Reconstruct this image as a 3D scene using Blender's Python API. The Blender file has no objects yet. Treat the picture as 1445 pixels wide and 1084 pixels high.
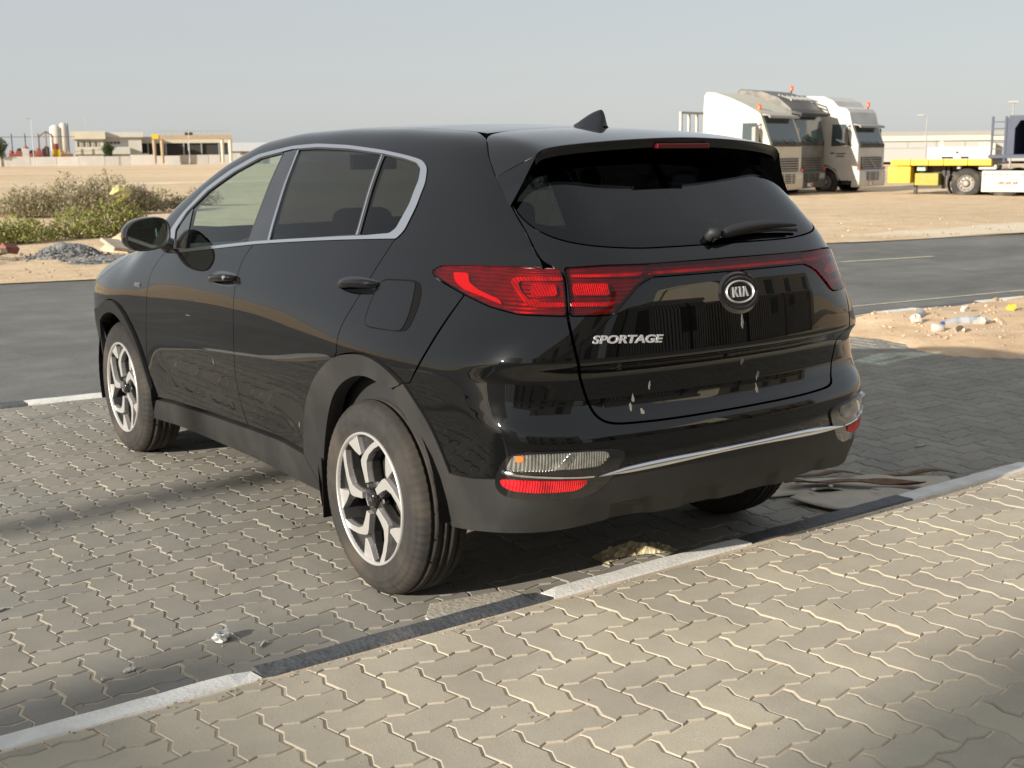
import bpy, bmesh, math, random
import numpy as np
from mathutils import Vector, Matrix
from mathutils.geometry import delaunay_2d_cdt
random.seed(7)
S = bpy.context.scene
COL = S.collection
R = math.radians
PI = math.pi
# ------------------------------------------------------------------ camera
cam_d = bpy.data.cameras.new('camera'); cam = bpy.data.objects.new('camera', cam_d); COL.objects.link(cam)
CP = (-2.901, -3.667, 1.534); YAW, PIT, ROL = R(35.466), R(10.681), R(-0.574)
_f = Vector((math.sin(YAW)*math.cos(PIT), math.cos(YAW)*math.cos(PIT), -math.sin(PIT)))
_r = Vector((math.cos(YAW), -math.sin(YAW), 0)); _u = _r.cross(_f)
_r2 = _r*math.cos(ROL)+_u*math.sin(ROL); _u2 = -_r*math.sin(ROL)+_u*math.cos(ROL)
M = Matrix((( _r2.x,_u2.x,-_f.x,CP[0]),(_r2.y,_u2.y,-_f.y,CP[1]),(_r2.z,_u2.z,-_f.z,CP[2]),(0,0,0,1)))
cam.matrix_world = M
cam_d.sensor_width = 36; cam_d.sensor_fit = 'HORIZONTAL'; cam_d.lens = 36*1726.15/1445
cam_d.clip_start = .05; cam_d.clip_end = 6000
cam_d.dof.use_dof = True; cam_d.dof.focus_distance = 3.9; cam_d.dof.aperture_fstop = 8.0
S.camera = cam
# ------------------------------------------------------------------ sky and sun
EL, AZ = R(18.0), R(6.0)                     # sun low on the left, a little behind
SUN = Vector((-math.cos(EL)*math.cos(AZ), -math.cos(EL)*math.sin(AZ), math.sin(EL)))
w = bpy.data.worlds.new('World'); S.world = w; w.use_nodes = True
nt = w.node_tree; nt.nodes.clear()
sky = nt.nodes.new('ShaderNodeTexSky'); sky.sky_type = 'NISHITA'; sky.sun_disc = False
sky.sun_elevation = EL; sky.sun_rotation = math.atan2(SUN.x, SUN.y)
sky.altitude = 0; sky.air_density = 1.0; sky.dust_density = .85; sky.ozone_density = 1.0
hs = nt.nodes.new('ShaderNodeHueSaturation'); hs.inputs['Saturation'].default_value = .75; hs.inputs['Value'].default_value = .58
bg = nt.nodes.new('ShaderNodeBackground'); bg.inputs[1].default_value = .098
wo = nt.nodes.new('ShaderNodeOutputWorld')
hz = nt.nodes.new('ShaderNodeMix'); hz.data_type = 'RGBA'; hz.inputs[0].default_value = .68; hz.inputs[7].default_value = (4.55,4.72,4.9,1)   # dusty haze evens the whole sky out
nt.links.new(sky.outputs[0], hs.inputs['Color']); nt.links.new(hs.outputs[0], hz.inputs[6]); nt.links.new(hz.outputs[2], bg.inputs[0]); nt.links.new(bg.outputs[0], wo.inputs[0])
sd = bpy.data.lights.new('sun', 'SUN'); sun = bpy.data.objects.new('sun', sd); COL.objects.link(sun)
sd.energy = 5.0; sd.angle = R(.55); sd.color = (1, .92, .80)
sun.rotation_euler = SUN.to_track_quat('Z', 'Y').to_euler()
S.view_settings.view_transform = 'Standard'; S.view_settings.look = 'None'
S.view_settings.exposure = .60; S.view_settings.gamma = 1; S.view_settings.use_curve_mapping = False
# ------------------------------------------------------------------ helpers
def tag(o, label=None, cat=None, group=None, kind=None):
    if label: o['label'] = label
    if cat: o['category'] = cat
    if group: o['group'] = group
    if kind: o['kind'] = kind
    return o
def link(o, parent=None):
    COL.objects.link(o)
    if parent is not None: o.parent = parent
    return o
def empty(name, loc=(0,0,0), rz=0, label=None, cat=None, group=None, kind=None, parent=None):
    o = bpy.data.objects.new(name, None); o.location = loc; o.rotation_euler = (0,0,rz); o.empty_display_size = .2
    link(o, parent); return tag(o, label, cat, group, kind)
def copy_tree(o, parent=None):
    c = o.copy(); COL.objects.link(c); c.parent = parent
    for ch in list(o.children): copy_tree(ch, c)
    return c
def mesh_obj(name, verts, faces, mat, parent=None, smooth=False, normals=None, bevel=0, seg=2, loc=None, rz=0):
    me = bpy.data.meshes.new(name); me.from_pydata([tuple(map(float, v)) for v in verts], [], faces)
    if smooth or normals is not None: me.polygons.foreach_set('use_smooth', [True]*len(me.polygons))
    mats = mat if isinstance(mat, (list, tuple)) else [mat]
    for m in mats: me.materials.append(m)
    me.update()
    if normals is not None: me.normals_split_custom_set_from_vertices([tuple(map(float, n)) for n in normals])
    o = bpy.data.objects.new(name, me)
    if loc is not None: o.location = loc
    o.rotation_euler = (0,0,rz)
    link(o, parent)
    if bevel:
        b = o.modifiers.new('bevel', 'BEVEL'); b.width = bevel; b.segments = seg; b.limit_method = 'ANGLE'; b.angle_limit = R(32)
        b.harden_normals = False
    return o
class MB:
    def __init__(s): s.v = []; s.f = []; s.mi = []; s.cur = 0
    def add(s, vs, fs):
        n = len(s.v); s.v += [Vector(v) for v in vs]; s.f += [tuple(i+n for i in f) for f in fs]; s.mi += [s.cur]*len(fs); return s
    def box(s, c, d, rot=None):
        hx,hy,hz = d[0]/2,d[1]/2,d[2]/2
        vs = [Vector((x,y,z)) for x in (-hx,hx) for y in (-hy,hy) for z in (-hz,hz)]
        if rot is not None: vs = [rot @ v for v in vs]
        c = Vector(c)
        return s.add([v+c for v in vs], [(0,1,3,2),(4,6,7,5),(0,4,5,1),(2,3,7,6),(0,2,6,4),(1,5,7,3)])
    def bb(s, x0,x1,y0,y1,z0,z1): return s.box(((x0+x1)/2,(y0+y1)/2,(z0+z1)/2),(x1-x0,y1-y0,z1-z0))
    def prism(s, poly, axis, a, b):
        # poly: 2D points in the two remaining axes (cyclic order kept), extruded along axis from a to b
        n = len(poly)
        def P(p, t): return {'x':(t,p[0],p[1]),'y':(p[0],t,p[1]),'z':(p[0],p[1],t)}[axis]
        vs = [P(p,a) for p in poly]+[P(p,b) for p in poly]
        fs = [tuple(range(n-1,-1,-1)), tuple(range(n,2*n))]+[(i,(i+1)%n,n+(i+1)%n,n+i) for i in range(n)]
        return s.add(vs, fs)
    def tube(s, path, r, n=8, caps=True):
        path = [Vector(p) for p in path]; rr = r if isinstance(r,(list,tuple)) else [r]*len(path)
        vs = []; fs = []
        up = None
        for i,p in enumerate(path):
            t = (path[min(i+1,len(path)-1)]-path[max(i-1,0)]).normalized()
            if up is None: up = Vector((0,0,1)) if abs(t.z) < .9 else Vector((1,0,0))
            a = t.cross(up).normalized(); b = a.cross(t).normalized(); up = b
            vs += [p+(a*math.cos(2*PI*k/n)+b*math.sin(2*PI*k/n))*rr[i] for k in range(n)]
        for i in range(len(path)-1):
            fs += [(i*n+k,i*n+(k+1)%n,(i+1)*n+(k+1)%n,(i+1)*n+k) for k in range(n)]
        if caps: fs += [tuple(range(n-1,-1,-1)), tuple((len(path)-1)*n+k for k in range(n))]
        return s.add(vs, fs)
    def lathe(s, prof, n=32, axis='x', c=(0,0,0), mod=None, closed=False):
        vs = []; m = len(prof); c = Vector(c)
        for k in range(n):
            th = 2*PI*k/n
            for j,(a,r) in enumerate(prof):
                if mod: r = mod(j,k,a,r)
                y,z = r*math.cos(th), r*math.sin(th)
                vs.append(c+Vector({'x':(a,y,z),'y':(y,a,z),'z':(y,z,a)}[axis]))
        fs = []
        for k in range(n):
            k2 = (k+1)%n
            for j in range(m-1): fs.append((k*m+j,k*m+j+1,k2*m+j+1,k2*m+j))
            if closed: fs.append((k*m+m-1,k*m,k2*m,k2*m+m-1))
        return s.add(vs, fs)
    def blob(s, c, r, n=10, m=7, jit=0, rng=random, sq=1.0):
        c = Vector(c); vs = []; fs = []
        rx,ry,rz = r if isinstance(r,(list,tuple)) else (r,r,r)
        sg = lambda v: math.copysign(abs(v)**sq, v)
        for i in range(m+1):
            ph = -PI/2+PI*i/m
            for k in range(n):
                th = 2*PI*k/n; q = 1+jit*(rng.random()-.5)
                vs.append(c+Vector((rx*sg(math.cos(ph))*sg(math.cos(th))*q, ry*sg(math.cos(ph))*sg(math.sin(th))*q, rz*sg(math.sin(ph))*q)))
        for i in range(m):
            fs += [(i*n+k,i*n+(k+1)%n,(i+1)*n+(k+1)%n,(i+1)*n+k) for k in range(n)]
        return s.add(vs, fs)
    def build(s, name, mat, parent=None, smooth=False, bevel=0, seg=2, loc=None, rz=0):
        o = mesh_obj(name, s.v, s.f, mat, parent, smooth, None, bevel, seg, loc, rz)
        if isinstance(mat,(list,tuple)) and len(mat) > 1: o.data.polygons.foreach_set('material_index', s.mi)
        return o
# ------------------------------------------------------------------ materials
def nd(nt, t, **kw):
    n = nt.nodes.new(t)
    for k,v in kw.items():
        if k.startswith('_'): setattr(n, k[1:], v)
        else: n.inputs[k.replace('__',' ')].default_value = v
    return n
def ramp(nt, src, stops):
    r = nt.nodes.new('ShaderNodeValToRGB'); e = r.color_ramp.elements
    while len(e) < len(stops): e.new(.5)
    for el,(p,c) in zip(e, stops):
        el.position = p; el.color = (*c,1) if len(c) == 3 else c
    nt.links.new(src, r.inputs[0]); return r.outputs[0]
def mixc(nt, fac, a, b, mode='MIX'):
    m = nt.nodes.new('ShaderNodeMix'); m.data_type = 'RGBA'; m.blend_type = mode
    for s_,i in ((fac,0),(a,6),(b,7)):
        if hasattr(s_,'is_output'): nt.links.new(s_, m.inputs[i])
        elif isinstance(s_,(int,float)): m.inputs[i].default_value = s_
        else: m.inputs[i].default_value = (*s_,1) if len(s_) == 3 else s_
    return m.outputs[2]
def mat(name, col, rough=.5, metal=0, spec=.5, coat=0, var=0, vscale=8, bump=0, bscale=60, dust=0, dcol=(.42,.33,.23), dscale=3, rnd=0, isl=False, coatr=.03, space='Object'):
    m = bpy.data.materials.new(name); m.use_nodes = True; nt = m.node_tree; b = nt.nodes['Principled BSDF']
    b.inputs['Roughness'].default_value = rough; b.inputs['Metallic'].default_value = metal
    b.inputs['Specular IOR Level'].default_value = spec; b.inputs['Coat Weight'].default_value = coat; b.inputs['Coat Roughness'].default_value = coatr
    tc = nt.nodes.new('ShaderNodeTexCoord'); V = tc.outputs[space]
    def noise(sc, det=5):
        n = nd(nt,'ShaderNodeTexNoise',Scale=sc,Detail=det); nt.links.new(V, n.inputs['Vector']); return n.outputs['Fac']
    c = None
    if var:
        c = ramp(nt, noise(vscale), [(.25,[max(0,x*(1-var)) for x in col]),(.75,[x*(1+var) for x in col])])
    if rnd:
        src = nt.nodes.new('ShaderNodeObjectInfo').outputs['Random'] if not isl else nt.nodes.new('ShaderNodeNewGeometry').outputs['Random Per Island']
        g = ramp(nt, src, [(0,(1-rnd,)*3),(1,(1+rnd,)*3)])
        c = mixc(nt, 1., c if c is not None else col, g, 'MULTIPLY')
    if dust:
        f = ramp(nt, noise(dscale,8), [(.45,(0,)*3),(.8,(dust,)*3)])
        c = mixc(nt, f, c if c is not None else col, dcol)
        nt.links.new(mixc(nt, f, (rough,)*3, (.85,)*3), b.inputs['Roughness'])
    if c is None: b.inputs['Base Color'].default_value = (*col,1)
    else: nt.links.new(c, b.inputs['Base Color'])
    if bump:
        bn = nd(nt,'ShaderNodeBump',Strength=bump,Distance=.01); nt.links.new(noise(bscale,6), bn.inputs['Height']); nt.links.new(bn.outputs[0], b.inputs['Normal'])
    return m
def glass(name, tint, rough=.02, ior=1.45, body=None):
    m = bpy.data.materials.new(name); m.use_nodes = True; nt = m.node_tree; nt.nodes.clear()
    out = nt.nodes.new('ShaderNodeOutputMaterial'); mx = nt.nodes.new('ShaderNodeMixShader')
    tr = nd(nt,'ShaderNodeBsdfTransparent',Color=(*tint,1)); gl = nd(nt,'ShaderNodeBsdfGlossy',Roughness=rough,Color=(1,1,1,1))
    fr = nt.nodes.new('ShaderNodeFresnel'); gb = nt.nodes.new('ShaderNodeNewGeometry'); mm = nt.nodes.new('ShaderNodeMath'); mm.operation = 'MULTIPLY_ADD'
    nt.links.new(gb.outputs['Backfacing'], mm.inputs[0]); mm.inputs[1].default_value = 1/ior-ior; mm.inputs[2].default_value = ior; nt.links.new(mm.outputs[0], fr.inputs[0])
    nt.links.new(fr.outputs[0], mx.inputs[0]); nt.links.new(tr.outputs[0], mx.inputs[1]); nt.links.new(gl.outputs[0], mx.inputs[2])
    nt.links.new(mx.outputs[0], out.inputs[0]); return m


def prof(kn, sig, lo=None, hi=None, n=6000):
    kn=sorted(kn); xs=np.array([k[0] for k in kn],float); ys=np.array([k[1] for k in kn],float)
    lo=xs[0]-1.0 if lo is None else lo; hi=xs[-1]+1.0 if hi is None else hi
    g=np.linspace(lo,hi,n); h=g[1]-g[0]
    # linear extrapolation outside
    v=np.interp(g,xs,ys)
    s0=(ys[1]-ys[0])/(xs[1]-xs[0]); s1=(ys[-1]-ys[-2])/(xs[-1]-xs[-2])
    v=np.where(g<xs[0],ys[0]+s0*(g-xs[0]),v); v=np.where(g>xs[-1],ys[-1]+s1*(g-xs[-1]),v)
    m=int(4*sig/h)+1; k=np.exp(-0.5*((np.arange(-m,m+1)*h)/sig)**2); k/=k.sum()
    vp=np.concatenate([v[0]+s0*h*np.arange(-m,0),v,v[-1]+s1*h*np.arange(1,m+1)])
    v2=np.convolve(vp,k,'valid')
    return lambda t: np.interp(t,g,v2)
def smax(a,b,k):
    h=np.maximum(k-np.abs(a-b),0)
    return np.maximum(a,b)+h*h*h/(6*k*k)
def sstep(a,b,t):
    t=np.clip((t-a)/(b-a),0,1); return t*t*t*(t*(6*t-15)+10)
# ---- half width by height (door section)
P=prof([(.20,.84),(.30,.872),(.45,.893),(.60,.908),(.72,.921),(.88,.925),(.97,.918),(1.03,.900),(1.07,.882),(1.25,.812),(1.42,.733),(1.56,.655),(1.7,.57)],.022)
# plan narrowing (subtract), lower body and greenhouse
NL=prof([(-1.2,.30),(-.95,.165),(-.75,.09),(-.5,.042),(-.2,.012),(.1,.003),(.6,.0),(1.9,.0),(2.4,.0),(2.8,.006),(3.1,.032),(3.35,.10),(3.6,.26),(3.8,.5)],.09)
NU=prof([(-1.2,.36),(-.8,.20),(-.5,.115),(-.2,.058),(.2,.020),(.8,.0),(1.3,-.004),(1.8,.0),(2.4,.03),(3.,.12)],.12)
# rear profile (centre): y at height z
RC=prof([(.15,-.72),(.28,-.79),(.36,-.835),(.45,-.872),(.54,-.895),(.62,-.902),(.672,-.899),(.705,-.885),(.735,-.856),(.78,-.844),(.855,-.846),(.884,-.868),(.903,-.894),(.98,-.887),(1.06,-.879),(1.13,-.864),(1.19,-.838),(1.25,-.785),(1.38,-.645),(1.50,-.515),(1.60,-.40),(1.7,-.28)],.0075)
# rear plan bow: y += bow(|x|)
RB=prof([(-1.2,.26),(-1,.185),(-.8,.115),(-.6,.060),(-.4,.025),(-.2,.006),(0,0),(.2,.006),(.4,.025),(.6,.060),(.8,.115),(1,.185),(1.2,.26)],.06)
# roof/hood centre profile z(y)
ZC=prof([(-1.0,1.50),(-.6,1.570),(-.35,1.602),(-.1,1.627),(.3,1.650),(.7,1.658),(1.1,1.652),(1.4,1.625),(1.68,1.545),(2.05,1.390),(2.45,1.200),(2.60,1.145),(2.78,1.115),(3.1,1.06),(3.33,.985),(3.46,.90),(3.56,.76),(3.7,.4)],.05)
ZB=prof([(-1.2,.13),(-.9,.068),(-.7,.038),(-.5,.018),(-.3,.006),(-.1,.0007),(0,0),(.1,.0007),(.3,.006),(.5,.018),(.7,.038),(.9,.068),(1.2,.13)],.06)
FC=prof([(.1,3.42),(.25,3.49),(.45,3.55),(.65,3.56),(.8,3.53),(.95,3.4),(1.1,3.1)],.05)
def Wd(y,z):
    lo=NL(y); up=NU(y); t=sstep(.80,1.2,z)
    w=P(z)-lo*(1-t)-up*t
    # wheel arch flares / haunches
    for yc,a in ((0.0,.010),(2.645,.014)):
        w=w+a*np.exp(-((y-yc)/.40)**2)*sstep(.45,.75,z)*(1-sstep(.85,1.02,z))
    # lower door scoop
    w=w-.012*np.exp(-((z-.52)/.10)**2)*sstep(.35,.75,y)*(1-sstep(1.9,2.3,y))
    return w
def dside(p): return (np.abs(p[...,0])-Wd(p[...,1],p[...,2]))
def drear(p):
    e=.004; z=p[...,2]
    R=RC(z)+RB(p[...,0]); s=(RC(z+e)-RC(z-e))/(2*e)
    return (R-p[...,1])/np.sqrt(1+np.minimum(np.abs(s),2.)**2*sstep(1.1,1.3,z))
def droof(p):
    e=.01; y=p[...,1]; s=(ZC(y+e)-ZC(y-e))/(2*e)
    return (p[...,2]-ZC(y)+ZB(p[...,0]))/np.sqrt(1+s*s)
def dfront(p): return p[...,1]-FC(p[...,2])+.9*RB(p[...,0])*1.6
def D(p):
    p=np.asarray(p,float); z=p[...,2]
    kr=.21+.12*sstep(.68,.92,z)-.10*sstep(1.1,1.3,z)
    d=smax(dside(p),drear(p),kr)
    d=smax(d,droof(p),.10+.2*sstep(2.0,2.7,p[...,1]))
    d=smax(d,dfront(p),.22)
    return d
def N(p,e=.004):
    p=np.asarray(p,float); g=np.stack([D(p+np.eye(3)[i]*e)-D(p-np.eye(3)[i]*e) for i in range(3)],-1)
    return g/np.linalg.norm(g,axis=-1,keepdims=True)
# ------------------------------------------------------------------ car skin: panels cut out of one smooth closed form
def surf_pts(ch, uv, off=0.):
    uv = np.asarray(uv, float); n = len(uv); z0 = np.zeros(n)
    if ch == 'G':
        o = np.stack([np.full(n,-.25), uv[:,0], np.full(n,1.0)],1); d = np.stack([-np.cos(uv[:,1]), z0, np.sin(uv[:,1])],1); t1 = 1.6
    elif ch == 'C':
        o = np.stack([z0, np.full(n,.5), uv[:,1]],1); d = np.stack([np.sin(uv[:,0]), -np.cos(uv[:,0]), z0],1); t1 = 2.0
    elif ch == 'F':
        o = np.stack([z0, np.full(n,2.4), uv[:,1]],1); d = np.stack([np.sin(uv[:,0]), np.cos(uv[:,0]), z0],1); t1 = 2.0
    else:
        o = np.stack([uv[:,0], uv[:,1], np.full(n,.65)],1); d = np.stack([z0,z0,z0+1],1); t1 = 1.5
    offv = off(uv) if callable(off) else off
    a = np.full(n,.0); b = np.full(n,t1)
    for _ in range(34):
        m = (a+b)/2; v = D(o+d*m[:,None])-offv; a = np.where(v < 0, m, a); b = np.where(v < 0, b, m)
    return o+d*((a+b)/2)[:,None]
CS = {'G':(1,.65),'C':(1.35,1),'T':(1,1),'F':(1.1,1)}
def soft(pts, r=.02, it=2):
    """limited corner cutting: smooths dense traces, rounds real corners with radius about r"""
    for _ in range(it):
        q = []; n = len(pts)
        for i in range(n):
            a = Vector(pts[i]); p = Vector(pts[i-1]); c = Vector(pts[(i+1)%n])
            for o in (p,c):
                L = (o-a).length
                if L < 1e-6: continue
                q.append(tuple(a+(o-a)*min(.25, r/L)))
        pts = q; r *= .5
    return pts
def resample(pts, s):
    q = []; n = len(pts)
    for i in range(n):
        a = Vector(pts[i]); c = Vector(pts[(i+1)%n]); L = (c-a).length
        if L < s*.12: continue
        k = max(1, int(round(L/s)))
        q += [tuple(a+(c-a)*(j/k)) for j in range(k)]
    return q
def pip(P, poly):
    x,y = P[:,0],P[:,1]; ins = np.zeros(len(P),bool); n = len(poly)
    for i in range(n):
        x1,y1 = poly[i-1]; x2,y2 = poly[i]
        if y1 == y2: continue
        c = ((y1 > y) != (y2 > y)) & (x < (x2-x1)*(y-y1)/(y2-y1)+x1); ins ^= c
    return ins
def segdist(P, poly):
    dm = np.full(len(P),1e9); n = len(poly)
    for i in range(n):
        a = np.array(poly[i-1]); b = np.array(poly[i]); ab = b-a; L = max(ab@ab,1e-12)
        t = np.clip(((P-a)@ab)/L,0,1); dm = np.minimum(dm, np.linalg.norm(P-a-t[:,None]*ab,axis=1))
    return dm
def shrink(poly, g):
    """move a closed loop inward by g"""
    A = sum(poly[i-1][0]*poly[i][1]-poly[i][0]*poly[i-1][1] for i in range(len(poly)))
    sg = 1 if A > 0 else -1; n = len(poly); q = []
    for i in range(n):
        t = Vector(poly[(i+1)%n])-Vector(poly[i-1])
        if t.length < 1e-9: q.append(poly[i]); continue
        t.normalize(); nn = Vector((-t.y,t.x))*sg; q.append(tuple(Vector(poly[i])+nn*g))
    return q
def resample_open(pts, s):
    q = []
    for a,c in zip(pts[:-1],pts[1:]):
        a = Vector(a); c = Vector(c); k = max(1,int(round((c-a).length/s))); q += [tuple(a+(c-a)*(j/k)) for j in range(k)]
    return q+[tuple(pts[-1])]
PCACHE = {}
def panel_geo(ch, outline, off=0., step=.02, flange=.014, holes=(), r=.02, gap=.002):
    su,sv = CS[ch]; sc = lambda p:[(a*su,b*sv) for a,b in p]
    loops = []
    for k,lp in enumerate([outline]+list(holes)):
        lp = resample(soft(sc(lp), r), step*.8); lp = shrink(lp, gap if k == 0 else -gap); loops.append(lp)
    arr = np.array(loops[0]); lo,hi = arr.min(0),arr.max(0)
    gx,gy = np.meshgrid(np.arange(lo[0]+step/2,hi[0],step), np.arange(lo[1]+step/2,hi[1],step)); G = np.stack([gx.ravel(),gy.ravel()],1)
    ok = pip(G, loops[0])
    for h in loops[1:]: ok &= ~pip(G,h)
    for lp in loops: ok &= segdist(G,lp) > step*.55
    G = G[ok]
    pts = [p for lp in loops for p in lp]; edges = []; b0 = 0
    for lp in loops:
        n = len(lp); edges += [(b0+i,b0+(i+1)%n) for i in range(n)]; b0 += n
    allp = [Vector(p) for p in pts]+[Vector(p) for p in G]
    vo,eo,fo,_,_,_ = delaunay_2d_cdt(allp, edges, [], 1, 1e-7)
    V2 = np.array([tuple(v) for v in vo]); F = np.array([f for f in fo if len(f) == 3])
    cen = V2[F].mean(1); keep = pip(cen, loops[0])
    for h in loops[1:]: keep &= ~pip(cen,h)
    F = F[keep]
    uv = V2/np.array([su,sv]); P = surf_pts(ch, uv, off); Nn = N(P)
    fn = np.cross(P[F[:,1]]-P[F[:,0]], P[F[:,2]]-P[F[:,0]]); fl = (fn*Nn[F[:,0]]).sum(1) < 0
    F[fl] = F[fl][:,::-1]
    faces = [tuple(map(int,f)) for f in F]; verts = [tuple(p) for p in P]; nrm = [tuple(p) for p in Nn]
    if flange:
        for lp in loops:
            A = np.array(lp)/np.array([su,sv]); Pa = surf_pts(ch,A,off); Na = N(Pa); n = len(lp); k = len(verts)
            verts += [tuple(p) for p in Pa]+[tuple(p) for p in Pa-Na*flange]; nrm += [(0,0,0)]*(2*n)
            faces += [(k+i,k+(i+1)%n,k+n+(i+1)%n,k+n+i) for i in range(n)]
    return verts, faces, nrm
def panel(name, ch, outline, mat, parent, sides=(-1,), label=None, **kw):
    v,f,n = panel_geo(ch, outline, **kw); out = []
    for s in sides:
        if s < 0: o = mesh_obj(name, v, f, mat, None, normals=n)
        else: o = mesh_obj(name, [(-a,b,c) for a,b,c in v], [t[::-1] for t in f], mat, None, normals=[(-a,b,c) for a,b,c in n])
        p = parent[0 if s < 0 else 1] if isinstance(parent,(list,tuple)) else parent
        o.parent = p; out.append(o)
    return out if len(out) > 1 else out[0]
def both(l, ch='C'):            # left half trace (top to bottom) -> closed symmetric loop
    return list(l)+[(-a,b) for a,b in reversed(l)]
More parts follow.
